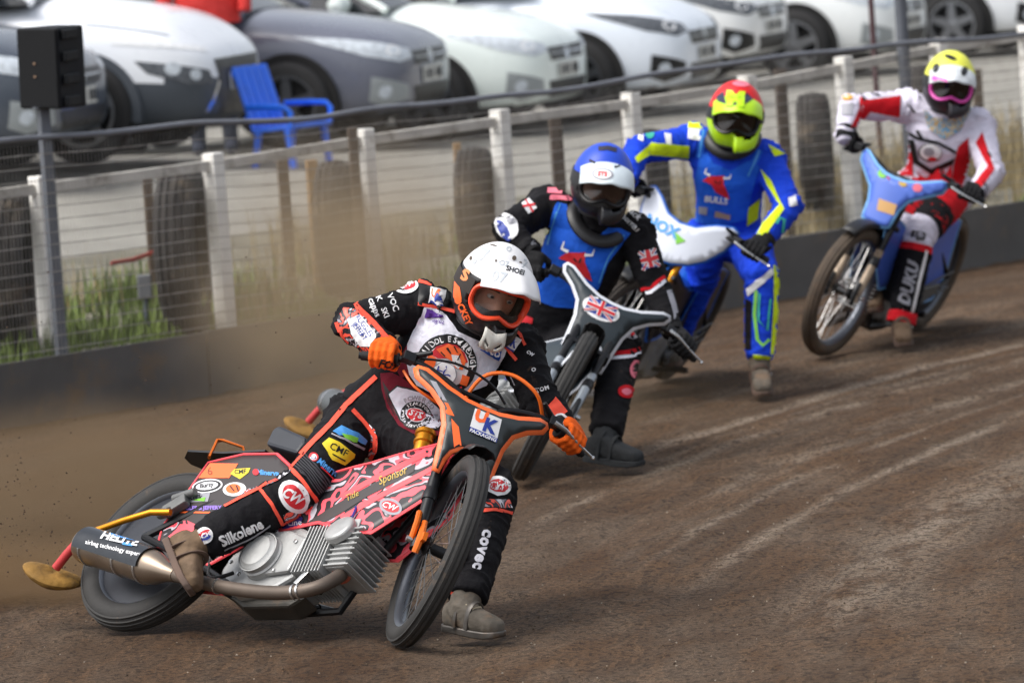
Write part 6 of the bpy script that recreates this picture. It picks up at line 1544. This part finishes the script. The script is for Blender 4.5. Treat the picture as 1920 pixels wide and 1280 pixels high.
Lq = Lay([r3.peak, r3.helm], r3.helm, r3.inv); Lq.put('peak_graphic', [('p', [(1343, 182), (1356, 172), (1362, 196), (1345, 190)], mat('dark_navy', S(36, 44, 66), .5))], .003); Lq.put('peak_graphic', [('p', [(1400, 174), (1412, 186), (1396, 196), (1392, 190)], MATS['dark_navy'])], .003); Lq.put('peak_graphic', [('p', [(1366, 190), (1378, 198), (1388, 190), (1378, 194)], MATS['dark_navy'])], .003); Lq.put('helmet_logo', [('e', 1389, 158, 16, 5, 4, pinkp)], .003); Lq.put('peak_letter', [T('M', 1379, 186, 24, 4, MATS['neon_paint'], b=.09, sx=1.2)], .006)
inv3 = B3['root'].matrix_world.inverted(); Lb = Lay([B3['plate']], B3['plate'], inv3); Lb.put('lettering', [T('NOX', 1243, 425, 20, 26, m_lblue, b=.05)], .003); Lb.put('shield_mark', [('p', [(1262, 432), (1286, 452), (1268, 458)], m_green)], .003)
# ---------------------------------------------------------------- last rider
L = Lay([r4.body], r4.body, r4.inv)
for poly in ([(1612, 182), (1628, 188), (1688, 180), (1687, 220), (1632, 210), (1610, 236), (1594, 242), (1610, 205)], [(1842, 248), (1830, 268), (1852, 312), (1822, 350), (1838, 354), (1864, 318), (1850, 275)], [(1700, 250), (1688, 296), (1680, 312), (1690, 330), (1712, 330), (1712, 290)], [(1796, 275), (1816, 258), (1818, 320), (1802, 350), (1784, 345), (1788, 310)]): L.put('red_panel', [('p', poly, c_red)], .006)
L.put('chest_graphic', [('p', [(1704, 262), (1714, 262), (1722, 300), (1746, 316), (1790, 296), (1786, 308), (1746, 326), (1714, 306)], m_black)], .007); L.put('chest_badge', [('e', 1744, 286, 22, 17, 5, m_black), ('e', 1745, 285, 20, 15, 5, m_white), ('e', 1742, 284, 10, 8, 0, m_gry), ('e', 1748, 297, 8, 4, 0, m_pred)], .0075)
for pts in ([(1698, 246), (1722, 260), (1760, 268), (1792, 286)], [(1720, 245), (1730, 262)]): L.put('harness', [('s', pts, 6, m_black)], .008)
scarf = camo_mat('scarf_print', (60, 150, 200), (176, 146, 96), (60, 150, 200), (206, 190, 150), 40)
L.put('scarf', [('p', [(1732, 205), (1740, 240), (1770, 262), (1800, 245), (1822, 205), (1812, 195), (1790, 222), (1750, 220)], scarf)], .012)
L.put('sleeve_badge', [('e', 1588, 183, 11, 5, 0, mat('badge_orange', S(240, 180, 80), .6))], .006); L.put('sleeve_text', [('p', [(1578, 195), (1600, 193), (1598, 215), (1578, 216)], m_gry)], .006)
for pts in ([(1634, 174), (1650, 180), (1662, 174)], [(1612, 176), (1622, 190)], [(1702, 196), (1716, 212)], [(1852, 285), (1858, 295)], [(1612, 168), (1610, 182)]): L.put('sleeve_mark', [('s', pts, 4, m_black)], .006)
for a, b, pts, mt in (('hipL', 'knL', [(.1, -180, 180), (.52, -180, 180)], c_red), ('hipL', 'knL', [(.50, -180, 180), (.86, -180, 180)], c_black), ('knL', 'anL', [(.12, -180, 180), (.20, -180, 180)], c_red), ('knL', 'anL', [(.20, -180, 180), (.90, -180, 180)], c_black), ('knL', 'anL', [(.89, -180, 180), (1.02, -180, 180)], c_red), ('hipR', 'knR', [(.3, -180, 180), (.9, -180, 180)], c_red), ('knR', 'anR', [(.12, -180, 180), (1., -180, 180)], c_black)): r4.band(a, b, pts, mt, 'trouser_panel', .006)
L.put('knee_lettering', [T('FE3', 1722, 442, 13, 8, m_black, b=.03)], .012); L.put('lettering', [T('DUKU', 1704, 530, 20, -76, m_gry, b=.04, sh=.2)], .012)
L.put('piping', [('s', [(1736, 470), (1722, 530), (1708, 590)], 5, m_white)], .012)
Lq = Lay([r4.peak, r4.helm], r4.helm, r4.inv)
for x, y, a, b in ((1755, 128, 6, 9), (1808, 134, 6, 9), (1782, 108, 12, 4)): Lq.put('helmet_graphic', [('e', x, y, a, b, 20, m_black)], .003)
Lq.put('peak_trim', [('s', [(1748, 146), (1776, 154), (1804, 158)], 8, MATS['goggle_pink'])], .004)
inv4 = B4['root'].matrix_world.inverted(); Lb = Lay([B4['plate']], B4['plate'], inv4)
for x, y, mt in ((1655, 322, m_green), (1672, 327, m_pred), (1694, 338, m_goldp), (1720, 348, pinkp)): Lb.put('shield_spot', [('e', x, y + 4, 9, 8, 10, mt)], .004)
Lb.put('shield_panel', [('p', [(1648, 372), (1682, 384), (1676, 404), (1644, 394)], mat('tan_panel', S(196, 152, 92), .5))], .003)

# ================================================================== dust, flying dirt, stones
def dust(name, c, rad, yaw, dens, col, nscale, label, seed=0., tilt=0):
    rings = [[Vector((math.cos(e) * math.cos(a), math.cos(e) * math.sin(a), math.sin(e))) for a in np.linspace(0, 6.283, 24, endpoint=False)] for e in np.linspace(-1.55, 1.55, 13)]
    o = MB().loft(rings).build(name, None, None, True); o.data.materials.clear(); o.location = c; o.scale = rad; o.rotation_euler = (0, R(tilt), R(yaw))
    m = bpy.data.materials.new(name); m.use_nodes = True; n, l = m.node_tree.nodes, m.node_tree.links; n.remove(n['Principled BSDF'])
    v = n.new('ShaderNodeVolumePrincipled'); v.inputs['Color'].default_value = col; v.inputs['Anisotropy'].default_value = .2
    tc = n.new('ShaderNodeTexCoord'); le = n.new('ShaderNodeVectorMath'); le.operation = 'LENGTH'; l.new(tc.outputs['Object'], le.inputs[0])
    mr = n.new('ShaderNodeMapRange'); mr.interpolation_type = 'SMOOTHSTEP'; mr.inputs[1].default_value = .15; mr.inputs[2].default_value = 1.0; mr.inputs[3].default_value = 1; mr.inputs[4].default_value = 0; l.new(le.outputs['Value'], mr.inputs[0])
    ma = n.new('ShaderNodeMapping'); ma.inputs['Location'].default_value = (seed, seed * 1.7, 0); ma.inputs['Scale'].default_value = rad; l.new(tc.outputs['Object'], ma.inputs[0])
    t = n.new('ShaderNodeTexNoise'); t.inputs['Scale'].default_value = nscale; t.inputs['Detail'].default_value = 3; l.new(ma.outputs[0], t.inputs['Vector'])
    m2 = n.new('ShaderNodeMapRange'); m2.inputs[1].default_value = .36; m2.inputs[2].default_value = .66; m2.inputs[3].default_value = .12; m2.inputs[4].default_value = 1.4; l.new(t.outputs['Fac'], m2.inputs[0])
    p = n.new('ShaderNodeMath'); p.operation = 'MULTIPLY'; l.new(mr.outputs[0], p.inputs[0]); l.new(m2.outputs[0], p.inputs[1])
    p2 = n.new('ShaderNodeMath'); p2.operation = 'MULTIPLY'; p2.inputs[1].default_value = dens; l.new(p.outputs[0], p2.inputs[0]); l.new(p2.outputs[0], v.inputs['Density'])
    l.new(v.outputs[0], n['Material Output'].inputs['Volume']); o.data.materials.append(m)
    return tag(o, label, 'dust', kind='stuff')


DC = (.50, .39, .26, 1)
dust('dust_plume', V3(at(130, 965, 23.4)), (2.0, 1.5, .54), -60, 1.8, (.33, .24, .15, 1), 1.6, 'brown plume of dirt thrown up behind the leading rear wheel', 1.)
dust('dust_haze', V3(at(680, 580, 27.0)), (1.25, 1.0, 1.05), -40, 1.5, DC, 1.5, 'pale brown dust hanging in front of the fence behind the leading rider', 4.)
dust('dust_wake', V3(at(1120, 800, 26.2)), (.9, 1.0, .35), -60, .5, DC, 1.2, 'thin dust low over the track behind the second rider', 7.)

dust('dirt_spray', V3(at(40, 1075, 21.3)), (1.0, .45, .17), -25, 5., (.34, .23, .13, 1), 5., 'dense low spray of dirt leaving the leading rear wheel', 2.)


def bits(name, pts, mt, label, rr):
    mb = MB()
    for p in pts:
        r_ = random.uniform(*rr); q = [Vector((random.uniform(.6, 1.1), 0, 0)), Vector((-.5, random.uniform(.6, 1), 0)), Vector((-.5, -random.uniform(.6, 1), 0)), Vector((0, 0, random.uniform(.5, .9))), Vector((0, 0, -.5))]
        rot = Matrix.Rotation(random.uniform(0, 6), 3, 'Z') @ Matrix.Rotation(random.uniform(-.5, .5), 3, 'X')
        mb.add([Vector(p) + rot @ (a * r_) for a in q], [(0, 1, 3), (1, 2, 3), (2, 0, 3), (1, 0, 4), (2, 1, 4), (0, 2, 4)])
    o = mb.build(name, mt, None, False); return tag(o, label, 'dirt', kind='stuff')


clod = mat('clod', S(74, 58, 44), .95, nz=(30, .3)); peb = mat('pebble', S(150, 138, 122), .85, nz=(20, .3))
pts = []
for _ in range(420):
    t = random.random() ** .7; x = 150 - 330 * t + random.gauss(0, 60); y = 1090 - 330 * t * random.random() - random.expovariate(1 / 60.); p = at(x, y, 20.6 + 3.5 * t * random.random())
    if p[2] > .02: pts.append(p)
for _ in range(40):
    p = at(random.uniform(0, 900), random.uniform(430, 900), random.uniform(20.4, 23)); pts.append(p)
bits('flying_dirt', pts, clod, 'clods of dirt flying up behind the motorcycles', (.0025, .007))
pts = [];
for _ in range(7000):
    g = ground(random.uniform(-40, 1960), 640 + 660 * random.random() ** .8)
    if (g[0] - F0[0]) * FN[0] + (g[1] - F0[1]) * FN[1] < -.3: pts.append((g[0], g[1], track_z(g[0], g[1]) + .002))
bits('loose_dirt', pts[:2600], mat('crumb', S(88, 72, 57), .95, nz=(30, .3)), 'loose crumbs of dirt on the track', (.002, .007)); bits('loose_stones', pts[5200:5460], peb, 'small pale stones on the track', (.002, .006))
